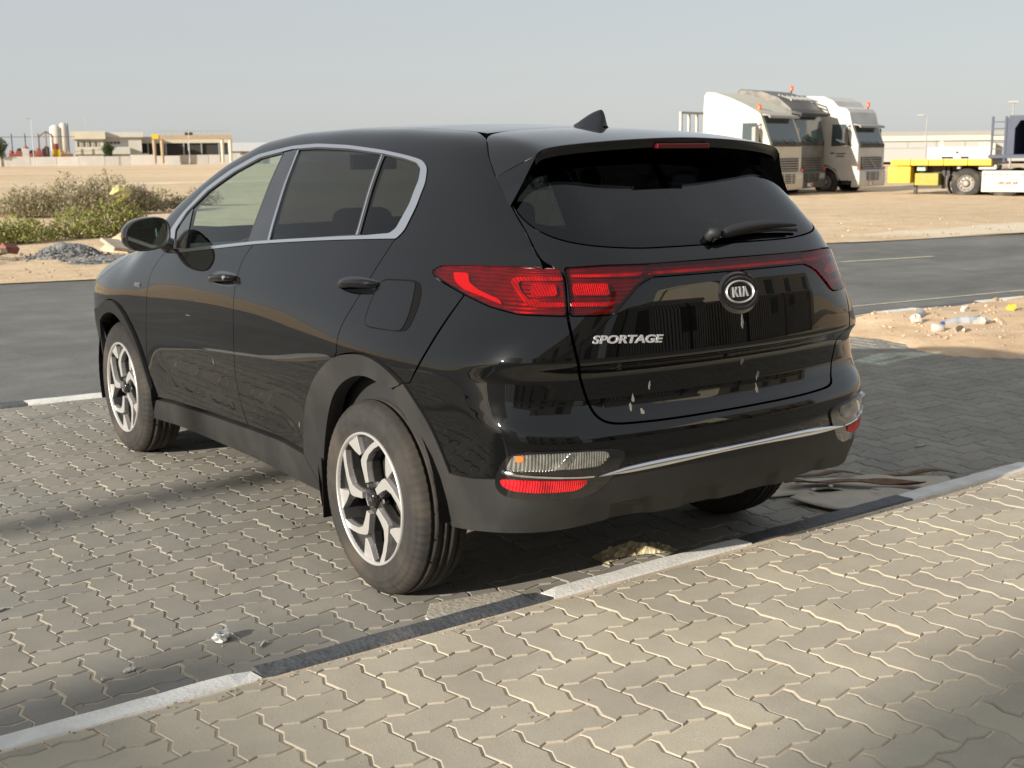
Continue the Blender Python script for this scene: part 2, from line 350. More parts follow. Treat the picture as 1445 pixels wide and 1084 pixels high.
DATA={
 'chrome_top':[[2.0404,0.2673],[2.0128,0.3459],[1.9309,0.4703],[1.7623,0.6553],[1.5483,0.8073],[1.3322,0.9083],[1.0317,0.9621],[0.8258,0.9751],[0.5582,0.9686],[0.307,0.949],[0.1162,0.9285],[0.0262,0.9154],[-0.0243,0.8839],[-0.053,0.7945],[-0.0523,0.6508],[-0.0342,0.4975],[-0.0036,0.4454]],
 'chrome_bot':[[-0.0036,0.4454],[0.1792,0.4157],[0.5514,0.3632],[1.0154,0.2954],[1.3483,0.2377],[1.828,0.1577],[2.0142,0.1469]],
 'chrome_in':[[1.9547,0.3272],[1.8785,0.4762],[1.7155,0.6454],[1.4995,0.7911],[1.2962,0.8874],[1.0142,0.9406],[0.808,0.9525],[0.5438,0.9478],[0.2955,0.9297],[0.1243,0.9113],[0.0466,0.8967],[0.0083,0.8677],[-0.0091,0.8044],[-0.0094,0.6607],[0.0167,0.5066],[0.0454,0.4717],[0.187,0.4385],[0.5584,0.3818],[1.0238,0.315],[1.3578,0.258],[1.7399,0.192],[1.8987,0.1821]],
 'sail':[[1.9564,0.3162],[1.8287,0.5124],[1.7974,0.368],[1.7576,0.1924],[1.8952,0.1762]],
 'bpillar':[[1.0907,0.9252],[0.9737,0.9456],[0.9025,0.328],[1.0907,0.2995]],
 'bline':[[0.9732,0.9387],[0.9585,0.9386],[0.9006,0.3355],[0.9198,0.3337]],
 'cdiv':[[0.3,0.931],[0.2801,0.9289],[0.233,0.4362],[0.2524,0.4338]],
 'door_front':[[2.0103,0.141],[2.0747,0.053],[2.1042,-0.0126],[2.1172,-0.1041],[2.1298,-0.2155],[2.1558,-0.3442],[2.2151,-0.5231],[2.2603,-0.6176],[2.2597,-0.7285],[2.1908,-0.791]],
 'door_gap':[[1.0329,0.2937],[1.087,0.2183],[1.1038,0.1369],[1.0941,0.0511],[1.082,-0.0464],[1.0888,-0.192],[1.1042,-0.3502],[1.1087,-0.4175],[1.1536,-0.5598],[1.1565,-0.6665],[1.084,-0.7428]],
 'door_rear':[[0.0081,0.4318],[0.0358,0.3355],[0.0687,0.2309],[0.0914,0.1151],[0.1234,-0.0078],[0.1567,-0.0949],[0.1667,-0.1629],[0.1658,-0.2168]],
 'door_bot':[[2.1908,-0.7903],[1.9804,-0.7756],[1.5535,-0.7574],[1.0863,-0.7424],[0.7584,-0.7349],[0.5358,-0.7469]],
 'sill_bot':[[2.3299,-0.8981],[1.9655,-0.8723],[1.4374,-0.8587],[0.9867,-0.854],[0.6509,-0.8618],[0.4355,-0.8671]],
 'clad_out':[[0.5358,-0.7469],[0.5109,-0.6381],[0.4505,-0.5106],[0.3454,-0.3708],[0.2245,-0.2632],[0.1667,-0.2312],[0.1021,-0.2091],[0.0031,-0.189],[-0.0937,-0.1938],[-0.1877,-0.2331],[-0.2603,-0.2956]],
 'clad_out2':[[-0.2603,-0.2956],[-0.3275,-0.3766],[-0.3874,-0.4634],[-0.425,-0.5681],[-0.4546,-0.6513]],
 'clad_in':[[0.4115,-0.8524],[0.3683,-0.7531],[0.3335,-0.665],[0.2808,-0.5525],[0.1986,-0.4229],[0.1095,-0.3389],[-0.0101,-0.284],[-0.1085,-0.2904],[-0.1849,-0.3301]],
 'bump_line':[[-0.4289,0.1769],[-0.4139,0.0894],[-0.3979,-0.0262],[-0.3677,-0.1451],[-0.295,-0.2906]],
 'lamp_bot_G':[[-0.2403,0.289],[-0.263,0.258],[-0.3135,0.2283],[-0.4289,0.1769]],
 'lamp_top_G':[[-0.2403,0.289],[-0.2766,0.3275],[-0.5156,0.3825],[-0.6702,0.4419]],
 'gap_G':[[-0.2169,1.1136],[-0.298,1.0007],[-0.3702,0.9088],[-0.4695,0.7854],[-0.5593,0.6701],[-0.673,0.4495]],
 'fclad_out':[[3.029,-0.4301],[2.8463,-0.322],[2.7302,-0.2764],[2.6381,-0.2578],[2.5478,-0.2761],[2.4597,-0.329],[2.3679,-0.4205],[2.3214,-0.5202],[2.2913,-0.6235],[2.2661,-0.7152],[2.2485,-0.7533]],
 'fclad_in':[[3.0277,-0.5168],[2.81,-0.3898],[2.6668,-0.3427],[2.5608,-0.3525],[2.4651,-0.4049],[2.3718,-0.5297],[2.324,-0.6198],[2.278,-0.7163],[2.2511,-0.8206],[2.2928,-0.8739]],
 'fuel_in':[[-0.003,0.1896],[-0.1858,0.2098],[-0.1934,0.1673],[-0.2251,0.0286],[-0.2221,-0.0465],[-0.1895,-0.0577],[-0.0128,-0.0594],[0.0068,-0.0327],[0.0095,0.1193]],
 'fuel_out':[[0.0033,0.1983],[-0.1922,0.2208],[-0.2251,0.1809],[-0.2525,0.0763],[-0.2545,-0.038],[-0.2201,-0.0599],[-0.0125,-0.0674],[0.0165,-0.0341],[0.0191,0.1226]],
 'hF':[[1.2079,0.039]],
 'hR':[[0.2063,0.1456]],
 'badge':[[2.2611,-0.1187]],
 'hx':[[1.3465,-0.001],[1.059,0.0477],[0.3394,0.1178],[0.0767,0.1678]],
 'gate_gap':[[-0.6095,1.4588],[-0.5732,1.3758],[-0.539,1.3039],[-0.5028,1.1906],[-0.4575,1.1895],[-0.4605,1.0473],[-0.4426,0.9125],[-0.4152,0.7898],[-0.3955,0.7264],[-0.3669,0.7078],[-0.2478,0.7032],[-0.1345,0.7028]],
 'glass':[[-0.5732,1.3758],[-0.553,1.3332],[-0.516,1.296],[-0.4667,1.2674],[-0.3867,1.2494],[-0.2701,1.2373],[-0.1251,1.2373]],
 'lampo':[[-0.8101,1.1581],[-0.7778,1.176],[-0.6119,1.1866],[-0.5066,1.1868],[-0.4657,1.1898],[-0.4607,1.1484],[-0.4597,1.0928],[-0.4626,1.0479],[-0.5066,1.0499],[-0.5657,1.051],[-0.6297,1.0671],[-0.6962,1.0948],[-0.7656,1.1266],[-0.7974,1.1414]],
 'lampi':[[-0.4598,1.1888],[-0.3742,1.1941],[-0.2537,1.1921],[-0.247,1.1545],[-0.2738,1.1418],[-0.2978,1.1246],[-0.3314,1.0826],[-0.35,1.0571],[-0.3629,1.0475],[-0.3874,1.0466],[-0.4566,1.0488],[-0.4515,1.0934],[-0.4534,1.1498]],
 'strip_t':[[-0.2527,1.192],[-0.1666,1.1913],[-0.0344,1.1895]],
 'strip_b':[[-0.247,1.1545],[-0.1751,1.1543],[-0.0451,1.1537]],
 'guide':[[-0.4632,1.1632],[-0.5664,1.1588],[-0.5789,1.1465],[-0.5716,1.1187],[-0.5496,1.0839],[-0.5277,1.0727],[-0.4625,1.074],[-0.4623,1.0888],[-0.5194,1.0886],[-0.5414,1.098],[-0.5558,1.1199],[-0.5598,1.1412],[-0.5529,1.1468],[-0.4639,1.1503]],
 'bulb':[[-0.5319,1.1378],[-0.4775,1.1414],[-0.4771,1.1055],[-0.5186,1.1028],[-0.537,1.1099]],
 'bulbi':[[-0.4456,1.1441],[-0.3635,1.1414],[-0.3623,1.1048],[-0.4442,1.1081]],
 'bari':[[-0.453,1.0887],[-0.349,1.0866],[-0.3604,1.0722],[-0.4539,1.075]],
 'topi':[[-0.4477,1.17],[-0.2719,1.1695],[-0.2854,1.1573],[-0.4445,1.1606]],
 'tipe':[[-0.7369,1.1597],[-0.6873,1.1611],[-0.6863,1.1345],[-0.6584,1.1136],[-0.6049,1.0906],[-0.5969,1.0738],[-0.6439,1.0919],[-0.7006,1.1095],[-0.7291,1.1307]],
 'bump_lineC':[[-0.6966,1.0922],[-0.7241,1.048],[-0.7597,0.9822],[-0.7977,0.9044],[-0.8511,0.8035]],
 'clad_out2C':[[-0.875,0.7989],[-0.8282,0.7423],[-0.7863,0.6807],[-0.7573,0.6015],[-0.7348,0.5331]],
 'paint_low':[[-0.7349,0.5306],[-0.7127,0.5307],[-0.6715,0.535],[-0.62,0.5491],[-0.5288,0.5589],[-0.4379,0.552],[-0.3937,0.549],[-0.3373,0.5595],[-0.2265,0.5688],[-0.1034,0.5776]],
 'val_in':[[-0.8731,0.8001],[-0.9382,0.7661],[-0.8704,0.6979],[-0.7939,0.5353],[-0.7358,0.3428]],
 'val_bot':[[-0.7358,0.3428],[-0.6986,0.3451],[-0.6187,0.3695],[-0.5261,0.3766],[-0.4375,0.3786],[-0.387,0.3965],[-0.2748,0.3916],[-0.1058,0.3927]],
 'pod':[[-0.6199,0.5295],[-0.618,0.5592],[-0.602,0.6133],[-0.5823,0.6378],[-0.5349,0.6473],[-0.4293,0.6429],[-0.3752,0.6389],[-0.3471,0.6315],[-0.3356,0.6169],[-0.3411,0.5964],[-0.3646,0.5454],[-0.3923,0.5072],[-0.4289,0.4849],[-0.4909,0.4865],[-0.5585,0.4898],[-0.595,0.4939],[-0.6137,0.5091]],
 'rev':[[-0.5977,0.5838],[-0.5824,0.6314],[-0.5351,0.6396],[-0.4297,0.6371],[-0.3827,0.6314],[-0.3737,0.6193],[-0.3958,0.5875],[-0.4456,0.5863],[-0.4929,0.5875]],
 'revbar':[[-0.4931,0.589],[-0.4654,0.637],[-0.4527,0.6372],[-0.4783,0.5888]],
 'amber':[[-0.5765,0.6327],[-0.5603,0.635],[-0.5604,0.6155],[-0.5766,0.6126]],
 'podline':[[-0.6069,0.5801],[-0.5993,0.5755],[-0.5233,0.5698],[-0.4358,0.5592],[-0.4092,0.558],[-0.4091,0.5532],[-0.4357,0.5539],[-0.5232,0.5636],[-0.5993,0.5698],[-0.6063,0.574]],
 'refl':[[-0.609,0.5452],[-0.6065,0.5521],[-0.5529,0.5562],[-0.422,0.5468],[-0.4344,0.5243],[-0.4537,0.515],[-0.5226,0.5151],[-0.5828,0.519],[-0.6042,0.5294]],
 'chr_t':[[-0.3962,0.5547],[-0.3682,0.5735],[-0.3253,0.5738],[-0.2321,0.5778],[0.0676,0.5871],[0.1167,0.5875]],
 'chr_b':[[-0.3953,0.5488],[-0.3605,0.5515],[-0.2309,0.5531],[0.046,0.5636],[0.1194,0.5627]],
 'logo':[[0.0179,1.0837],[-0.0415,1.0906],[0.0797,1.0786],[0.0223,1.1254],[0.0144,1.0417]],
 'letters':[[-0.4179,0.9722],[-0.4157,0.989],[-0.2402,0.98],[-0.2428,0.9539]],
 'wiper':[[-0.0286,1.2469],[0.0181,1.2784],[0.0576,1.3001],[0.18,1.3028],[0.2676,1.2798],[0.1403,1.2649],[0.022,1.2438]],
 'scraps':[[-0.2986,0.7713],[-0.2535,0.8074],[0.0021,0.9822],[0.0352,0.8453],[0.0952,0.7905],[0.0866,0.7473],[-0.3075,0.7492],[0.0108,0.9102]],
 'stw':[[0.0991,0.4866],[0.0835,0.5001]],
 'brk':[[0.029,1.5542],[0.3065,1.5532]],
}
# ------------------------------------------------------------------ ground, road, paving
rng = random.Random(11)
def ground_mat(name, cols, scale, rough=.95, bump=.4, bscale=40, bdist=.02, speck=None, big=.02):
    m = bpy.data.materials.new(name); m.use_nodes = True; nt = m.node_tree; b = nt.nodes['Principled BSDF']
    b.inputs['Roughness'].default_value = rough; b.inputs['Specular IOR Level'].default_value = .25
    V = nt.nodes.new('ShaderNodeTexCoord').outputs['Object']
    def noise(sc, det=8, r=.6):
        n = nd(nt,'ShaderNodeTexNoise',Scale=sc,Detail=det,Roughness=r); nt.links.new(V,n.inputs['Vector']); return n.outputs['Fac']
    c = ramp(nt, noise(scale), list(zip((.28,.5,.72), cols)))
    c = mixc(nt, 1., c, ramp(nt, noise(big,4), [(.3,(.80,)*3),(.7,(1.15,)*3)]), 'MULTIPLY')
    if speck:
        vr = nd(nt,'ShaderNodeTexVoronoi',Scale=speck[0]); nt.links.new(V,vr.inputs['Vector'])
        s_ = ramp(nt, vr.outputs['Color'], [(.0,(1-speck[1],)*3),(1,(1+speck[1],)*3)])
        c = mixc(nt, 1., c, s_, 'MULTIPLY')
    if name == 'asphalt':
        mp = nt.nodes.new('ShaderNodeMapping'); mp.inputs['Scale'].default_value = (.06,1.1,1); mp.inputs['Rotation'].default_value = (0,0,.19); nt.links.new(V, mp.inputs['Vector'])
        n3 = nd(nt,'ShaderNodeTexNoise',Scale=1.0,Detail=4); nt.links.new(mp.outputs[0], n3.inputs['Vector'])
        c = mixc(nt, 1., c, ramp(nt, n3.outputs['Fac'], [(.35,(.90,.90,.90)),(.65,(1.08,1.08,1.07))]), 'MULTIPLY')      # tyre-polished lanes
        c = mixc(nt, ramp(nt, noise(.7,7,.75), [(.56,(0,)*3),(.72,(.45,)*3)]), c, (.30,.25,.19))                        # blown sand
    nt.links.new(c, b.inputs['Base Color'])
    bn = nd(nt,'ShaderNodeBump',Strength=bump,Distance=bdist); nt.links.new(noise(bscale,8,.65), bn.inputs['Height']); nt.links.new(bn.outputs[0], b.inputs['Normal'])
    return m
M_sand = ground_mat('sand', [(.55,.40,.245),(.67,.505,.325),(.74,.59,.40)], 1.3, bump=.7, bscale=9, bdist=.06, big=.03)
M_sandfine = ground_mat('sand_fine', [(.52,.36,.22),(.66,.475,.30),(.74,.57,.385)], 4, bump=.6, bscale=30, bdist=.02, big=.4)
M_yard = ground_mat('yard_sand', [(.60,.50,.35),(.71,.60,.44),(.77,.67,.52)], .6, bump=.6, bscale=5, bdist=.06, big=.05)
M_asph = ground_mat('asphalt', [(.135,.137,.132),(.162,.163,.155),(.20,.198,.184)], 2.2, rough=.9, bump=.55, bscale=110, bdist=.006, speck=(130,.22), big=.3)
M_joint = ground_mat('joint_sand', [(.44,.355,.255),(.57,.475,.355),(.66,.56,.43)], 14, bump=.5, bscale=120, bdist=.004, big=2)
M_gravel = ground_mat('gravel', [(.16,.16,.165),(.24,.24,.245),(.34,.34,.34)], 30, bump=.9, bscale=50, bdist=.03, speck=(30,.4), big=.5)
def paver_mat(name, base, dusty):
    m = bpy.data.materials.new(name); m.use_nodes = True; nt = m.node_tree; b = nt.nodes['Principled BSDF']
    b.inputs['Roughness'].default_value = .88; b.inputs['Specular IOR Level'].default_value = .3
    geo = nt.nodes.new('ShaderNodeNewGeometry'); V = geo.outputs['Position']
    def noise(sc, det=6, r=.6):
        n = nd(nt,'ShaderNodeTexNoise',Scale=sc,Detail=det,Roughness=r); nt.links.new(V,n.inputs['Vector']); return n.outputs['Fac']
    mm = nt.nodes.new('ShaderNodeMath'); mm.operation = 'ADD'
    nt.links.new(nt.nodes.new('ShaderNodeObjectInfo').outputs['Random'], mm.inputs[0]); nt.links.new(geo.outputs['Random Per Island'], mm.inputs[1])
    m2 = nt.nodes.new('ShaderNodeMath'); m2.operation = 'FRACT'; nt.links.new(mm.outputs[0], m2.inputs[0])
    g = ramp(nt, m2.outputs[0], [(0,(.90,.90,.91)),(.5,(1,1,1)),(1,(1.09,1.08,1.05))])
    c = ramp(nt, noise(3.2), [(.3,[x*.86 for x in base]),(.7,[x*1.12 for x in base])])
    c = mixc(nt, 1., c, g, 'MULTIPLY')
    c = mixc(nt, ramp(nt, noise(1.1,8,.7), [(.42,(0,)*3),(.75,(dusty,)*3)]), c, (.39,.335,.26))
    c = mixc(nt, ramp(nt, noise(.9,7,.75), [(.60,(0,)*3),(.72,(.5,)*3)]), c, [x*.5 for x in base])   # tyre dirt, oil
    fine = ramp(nt, noise(320,3,.8), [(.3,(.84,)*3),(.7,(1.14,)*3)])
    c = mixc(nt, 1., c, fine, 'MULTIPLY')
    nt.links.new(c, b.inputs['Base Color'])
    bn = nd(nt,'ShaderNodeBump',Strength=.35,Distance=.004); nt.links.new(noise(170,7,.7), bn.inputs['Height']); nt.links.new(bn.outputs[0], b.inputs['Normal'])
    return m
M_pav = paver_mat('paver_grey', (.255,.243,.213), .32)
M_pav2 = paver_mat('paver_buff', (.43,.388,.308), .4)
M_kw = mat('kerb_white_paint', (.74,.73,.69), .8, var=.05, vscale=30, dust=.6, dcol=(.45,.41,.34), dscale=7, bump=.3, bscale=90)
M_kb = mat('kerb_black_paint', (.070,.076,.084), .62, var=.25, vscale=25, dust=.5, dcol=(.22,.20,.18), dscale=9, bump=.5, bscale=70)
M_conc = mat('concrete', (.42,.39,.33), .9, var=.14, vscale=12, bump=.5, bscale=60, dust=.5)

def sheet(name, poly, z, m, kind='structure'):
    return tag(mesh_obj(name, [(x,y,z) for x,y in poly], [tuple(range(len(poly)))], m), kind=kind)
def grid_sheet(name, x0,x1,y0,y1,nx,ny,zf,m, warp=None):
    vs = []; fs = []
    for j in range(ny+1):
        for i in range(nx+1):
            x = x0+(x1-x0)*i/nx; y = y0+(y1-y0)*j/ny
            if warp: x,y = warp(x,y,i,j)
            vs.append((x,y,zf(x,y)))
    for j in range(ny):
        for i in range(nx): fs.append((j*(nx+1)+i,j*(nx+1)+i+1,(j+1)*(nx+1)+i+1,(j+1)*(nx+1)+i))
    return tag(mesh_obj(name, vs, fs, m, smooth=True), kind='structure')
def wob(x, y, a=1.0):
    return a*(math.sin(x*1.7+y*.9)+math.sin(x*.63-y*1.3+1.1)+.6*math.sin(x*3.1+y*2.2+.4)+.5*math.sin(x*5.3-y*4.7))/3.1
sheet('desert_ground', [(-3000,-3000),(3000,-3000),(3000,3000),(-3000,3000)], -.16, M_sand)
roadY = lambda x: 12.75-.19*(x-.5) if x > 0 else 12.85-.09*x
grid_sheet('sand_field', -120,90,0,1,110,26, lambda x,y: -.02+wob(x*.8,y*.8,.05)*min(1,max(0,(y-roadY(x)-.3)/2.5)), M_sand,
           warp=lambda x,y,i,j: (x, roadY(x)-.05+(wob(x,3,.16)) + 60*(j/26)**2.2))
grid_sheet('road', -150,160,0,1,124,6, lambda x,y: -.035, M_asph, warp=lambda x,y,i,j: (x, 2.2+(roadY(x)+1.2-2.2)*j/6))
# truck yard beyond the road on the right
grid_sheet('truck_yard', 14,110,0,1,60,24, lambda x,y: -.012-.11*min(1,max(0,(y-roadY(x)-1)/9))+wob(x*.5,y*.5,.02), M_yard, warp=lambda x,y,i,j: (x, roadY(x)-.1+wob(x*1.3,1,.28)+70*(j/24)**1.6))
# painted centre dashes and edge line on the road
M_line = mat('road_paint', (.55,.50,.36), .8, dust=.8, dcol=(.2,.19,.17), dscale=14)
def dash(cx, cy, L, wd, sl=-.2, name='lane_dash', parent=None):
    d = Vector((1,sl,0)).normalized(); n = Vector((-d.y,d.x,0)); c = Vector((cx,cy,-.030))
    return mesh_obj(name, [c-d*L/2-n*wd/2,c+d*L/2-n*wd/2,c+d*L/2+n*wd/2,c-d*L/2+n*wd/2], [(0,1,2,3)], M_line, parent)
rl = empty('road_marking', kind='structure')
for k in range(0,6): dash(11.9+k*6.2, 7.65-k*6.2*.16, 1.75, .10, -.16, parent=rl)
dash(10.0, 4.10, 12, .05, -.10, name='edge_line', parent=rl)
# far kerb of the parking bay, flush with the road
def kerb_run(name, x_joints, cols, y_at, wd, ztop, zbot, zfun=None, skew=0):
    root = empty(name, kind='structure')
    for (a,b),c in zip(zip(x_joints[:-1],x_joints[1:]), cols):
        m = MB(); g = .004; n = 5; rj = rng.Random(int(a*97)) if False else random.Random(int(a*977)+5)
        vs = []; fs = []
        prof = [(-wd/2,zbot),(-wd/2,ztop-.012),(-wd/2+.012,ztop),(wd/2-.012,ztop),(wd/2,ztop-.012),(wd/2,zbot)]
        dz = rj.uniform(-.004,.004); dy = rj.uniform(-.004,.004)
        N_ = 14
        for i in range(N_+1):
            x = a+g+(b-a-2*g)*i/N_
            for j,(py,pz) in enumerate(prof):
                q = rj.uniform(-.0015,.0015) if 0 < j < 5 else 0
                e = -.012*rj.random() if (i in (0,N_) and j in (1,2,3,4) and rj.random() < .5) else 0
                vs.append((x, y_at(x)+py+dy+q, pz+(dz+q*.6+e if j not in (0,5) else 0)))
        for i in range(N_):
            for j in range(5): fs.append((i*6+j,(i+1)*6+j,(i+1)*6+j+1,i*6+j+1))
        fs += [tuple(range(6)), tuple(N_*6+5-j for j in range(6))]
        mesh_obj('kerb_stone', vs, fs, c, root)
    return root
KY = lambda x: -.71+.006*(x+2)
xj = [-5.35,-4.43,-3.50,-2.575,-1.655,-.663,.242,1.168,2.10,3.02,3.95,4.88,5.8,6.7,7.6]
kc = [M_kw if (i%2 == 1) else M_kb for i in range(len(xj)-1)]
kc[3] = M_kw; kc[2] = M_kw; kc[4] = M_kb; kc[5] = M_kw; kc[6] = M_kb; kc[7] = M_kw; kc[8] = M_kw
kerb_run('kerb', xj, kc, KY, .095, .15, -.12)
FY = lambda x: 4.33-.078*(x+1)
xf = [-6.6,-5.7,-4.75,-3.8,-2.9,-1.93,-1.0,.0,.95,1.9,2.85,3.8,4.7,5.65,6.62,7.25,8.1,8.9,9.8,10.7,11.6,12.5]
kerb_run('far_kerb', xf, [M_kw if i%2 == 0 else M_kb for i in range(len(xf)-1)], FY, .13, .012, -.12)
# pavers: zigzag interlocking blocks in herringbone bond
PW = .117
def fz(t):
    t = (t/PW) % 1.0
    return np.interp(t, [0,.25,.60,1.0], [0,.0085,-.0095,0])
def vline(i, j, flip): return (i*PW+flip*fz(-j*PW), j*PW)
def zig(p0, p1, flip):
    """points along the joint from grid node p0 to p1 (grid units), end excluded"""
    (i0,j0),(i1,j1) = p0,p1; out = []
    n = max(abs(i1-i0),abs(j1-j0)); di = (i1-i0)/n; dj = (j1-j0)/n
    for k in range(n):
        ts = (0,.25,.60) if (di+dj > 0) == (True) else (0,.40,.75)
        if dj: ts = (0,.40,.75) if dj > 0 else (0,.25,.60)
        else: ts = (0,.25,.60) if di > 0 else (0,.40,.75)
        for t in ts:
            if t == 0 and k > 0: continue
            i = i0+di*(k+t); j = j0+dj*(k+t)
            if dj: out.append((i*PW+flip*float(fz(-j*PW)), j*PW))
            else: out.append((i*PW, j*PW+float(fz(i*PW))))
    return out
def paver_poly(kind, flip):
    w_,h_ = (2,1) if kind == 'H' else (1,2)
    return zig((0,0),(w_,0),flip)+zig((w_,0),(w_,h_),flip)+zig((w_,h_),(0,h_),flip)+zig((0,h_),(0,0),flip)
def clip_poly(poly, ax, lim, keep):
    out = []; n = len(poly); ins = lambda p: (p[ax]-lim)*keep >= 0
    for i in range(n):
        a,b = poly[i-1],poly[i]
        if ins(a) != ins(b):
            t = (lim-a[ax])/(b[ax]-a[ax]); out.append((a[0]+(b[0]-a[0])*t, a[1]+(b[1]-a[1])*t))
        if ins(b): out.append(b)
    return out
def paver_geo(poly, gap=.0038, depth=.035):
    p0 = shrink(poly, gap); p1 = shrink(poly, gap+.003); n = len(poly)
    vs = [(x,y,-depth) for x,y in p0]+[(x,y,-.0035) for x,y in p0]+[(x,y,0) for x,y in p1]
    fs = [tuple(range(2*n,3*n))]
    for k in (0,1): fs += [(k*n+i,k*n+(i+1)%n,(k+1)*n+(i+1)%n,(k+1)*n+i) for i in range(n)]
    return vs,fs
def lay(root, matl, ox, oy, flip, bounds, z, vis_first=300, seed=1):
    rg = random.Random(seed); x0,x1,y0,y1 = bounds; items = []
    Minv = M.inverted()
    for i in range(int((x0-ox)/PW)-3, int((x1-ox)/PW)+3):
        for j in range(int((y0-oy)/PW)-3, int((y1-oy)/PW)+3):
            k = (i-j)%4 if flip > 0 else (i+j)%4
            kind = None
            if k == 0: kind = 'H'
            elif k == (3 if flip > 0 else 2): kind = 'V'
            if not kind: continue
            w_,h_ = (2,1) if kind == 'H' else (1,2)
            X,Y = ox+i*PW,oy+j*PW
            if X+w_*PW < x0 or X > x1 or Y+h_*PW < y0 or Y > y1: continue
            cx,cy = X+w_*PW/2,Y+h_*PW/2
            part = X-.012 < x0 or X+w_*PW+.012 > x1 or Y-.012 < y0 or Y+h_*PW+.012 > y1
            q = Minv @ Vector((cx,cy,z)); vis = False
            if q.z < 0:
                u = -q.x/q.z*1726.15; v = -q.y/q.z*1726.15; vis = abs(u) < 745 and abs(v) < 565
            # hidden behind the car's own body
            if vis and -.8 < cx < .8 and -.35 < cy < 3.6 and z < .1: vis = False
            items.append((not vis, q.length, kind, X, Y, part))
    items.sort()
    protos = {}
    for kd in 'HV':
        vs,fs = paver_geo(paver_poly(kd, 1 if flip > 0 else 1)); me = bpy.data.meshes.new('paver'); me.from_pydata(vs,[],fs); me.materials.append(matl); protos[kd] = (me,vs,fs)
    rest = MB(); n = 0
    for nv,dist,kd,X,Y,part in items:
        dz = rg.gauss(0,.0007); tx,ty = rg.gauss(0,.0035),rg.gauss(0,.0035); rz = rg.gauss(0,.004); jx,jy = rg.gauss(0,.0007),rg.gauss(0,.0007)
        me,vs,fs = protos[kd]
        if part:
            pl = paver_poly(kd,1)
            for ax,lim,kp in ((0,x0-X,1),(0,x1-X,-1),(1,y0-Y,1),(1,y1-Y,-1)):
                pl = clip_poly(pl,ax,lim,kp)
                if len(pl) < 3: break
            if len(pl) < 3: continue
            A = abs(sum(pl[a-1][0]*pl[a][1]-pl[a][0]*pl[a-1][1] for a in range(len(pl))))/2
            if A < .0025: continue
            vs,fs = paver_geo(pl); me = None
        if n < vis_first and not nv:
            if me is None: me = bpy.data.meshes.new('paver'); me.from_pydata(vs,[],fs); me.materials.append(matl)
            o = bpy.data.objects.new('paver', me); o.location = (X+jx,Y+jy,z+dz); o.rotation_euler = (tx,ty,rz); link(o,root); n += 1
        else:
            rest.add([(X+jx+v[0]+rz*-v[1], Y+jy+v[1]+rz*v[0], z+dz+v[2]+tx*v[1]-ty*v[0]) for v in vs], fs)
    o = rest.build('paving_beyond', matl, root); tag(o, kind='stuff')
    return root
PX1 = 5.42
park = empty('parking_paving', kind='structure')
lay(park, M_pav, -1.811, 1.228, 1, (-6.5,PX1,-.655,4.25), 0.0, seed=3)
sheet('parking_bed', [(-6.6,-.9),(PX1,-.9),(PX1,4.38),(-6.6,4.38)], -.0042, M_joint)
walk = empty('sidewalk_paving', kind='structure')
lay(walk, M_pav2, -1.647, -1.161, -1, (-6.5,7.5,-7.0,-.765), .15, seed=4)
sheet('sidewalk_bed', [(-6.6,-7.1),(7.6,-7.1),(7.6,-.735),(-6.6,-.735)], .1456, M_joint)
# concrete patch against the kerb and the sand verge on the right
m = MB(); m.prism([(-.905,-.64),(-.885,-.32),(-.80,-.215),(-.50,-.27),(-.44,-.64)], 'z', -.03, .004)
tag(m.build('concrete_patch', M_conc, bevel=.004), kind='structure')
def verge(x,y):
    d = x-(5.30+.12*math.sin(y*2.3)+.10*math.sin(y*5.1+1)+.22*max(0,1-abs(y-.3)))
    h = .012+.055*min(1,max(0,d/.8))+wob(x*1.4,y*1.6,.022)*min(1,max(0,d/.6))+wob(x*4.7,y*4.1,.007)
    h -= .05*max(0,1-(FY(x)-.09-y)/.35) if y > FY(x)-.44 else 0
    return h if d > 0 else h+d*.12-.012
grid_sheet('sand_verge', 4.7,24,0,1,150,70, verge, M_sandfine, warp=lambda x,y,i,j: (4.7+19.3*(i/150)**1.35, -.645+(FY(4.7+19.3*(i/150)**1.35)-.07+.645)*(j/70)))
# ------------------------------------------------------------------ the car
def carpaint():
    m = bpy.data.materials.new('black_paint'); m.use_nodes = True; nt = m.node_tree; b = nt.nodes['Principled BSDF']
    b.inputs['Coat Weight'].default_value = 1; b.inputs['Coat Roughness'].default_value = .015; b.inputs['Specular IOR Level'].default_value = .02; b.inputs['Specular Tint'].default_value = (.80,.92,1,1); b.inputs['Roughness'].default_value = .30; b.inputs['Coat IOR'].default_value = 1.58
    V = nt.nodes.new('ShaderNodeTexCoord').outputs['Object']
    def noise(sc, det=8, r=.6):
        n = nd(nt,'ShaderNodeTexNoise',Scale=sc,Detail=det,Roughness=r); nt.links.new(V,n.inputs['Vector']); return n.outputs['Fac']
    sep = nt.nodes.new('ShaderNodeSeparateXYZ'); nt.links.new(V, sep.inputs[0])
    low = ramp(nt, sep.outputs[2], [(.30,(1,)*3),(.75,(.35,)*3)])
    f = mixc(nt, 1., ramp(nt, noise(5,9,.7), [(.38,(.25,)*3),(.72,(1,)*3)]), low, 'MULTIPLY')
    spots = ramp(nt, noise(190,2,.5), [(.66,(0,)*3),(.74,(1,)*3)])
    f2 = mixc(nt, 1., f, mixc(nt, .6, (1,1,1), spots), 'MULTIPLY')
    c = mixc(nt, mixc(nt, 1., f2, (.010,)*3, 'MULTIPLY'), (.0016,.0018,.0022), (.40,.33,.25))
    nt.links.new(c, b.inputs['Base Color'])
    rr = mixc(nt, mixc(nt, 1., f, (.5,)*3, 'MULTIPLY'), (.0,)*3, (.035,)*3); nt.links.new(rr, b.inputs['Coat Roughness'])
    return m
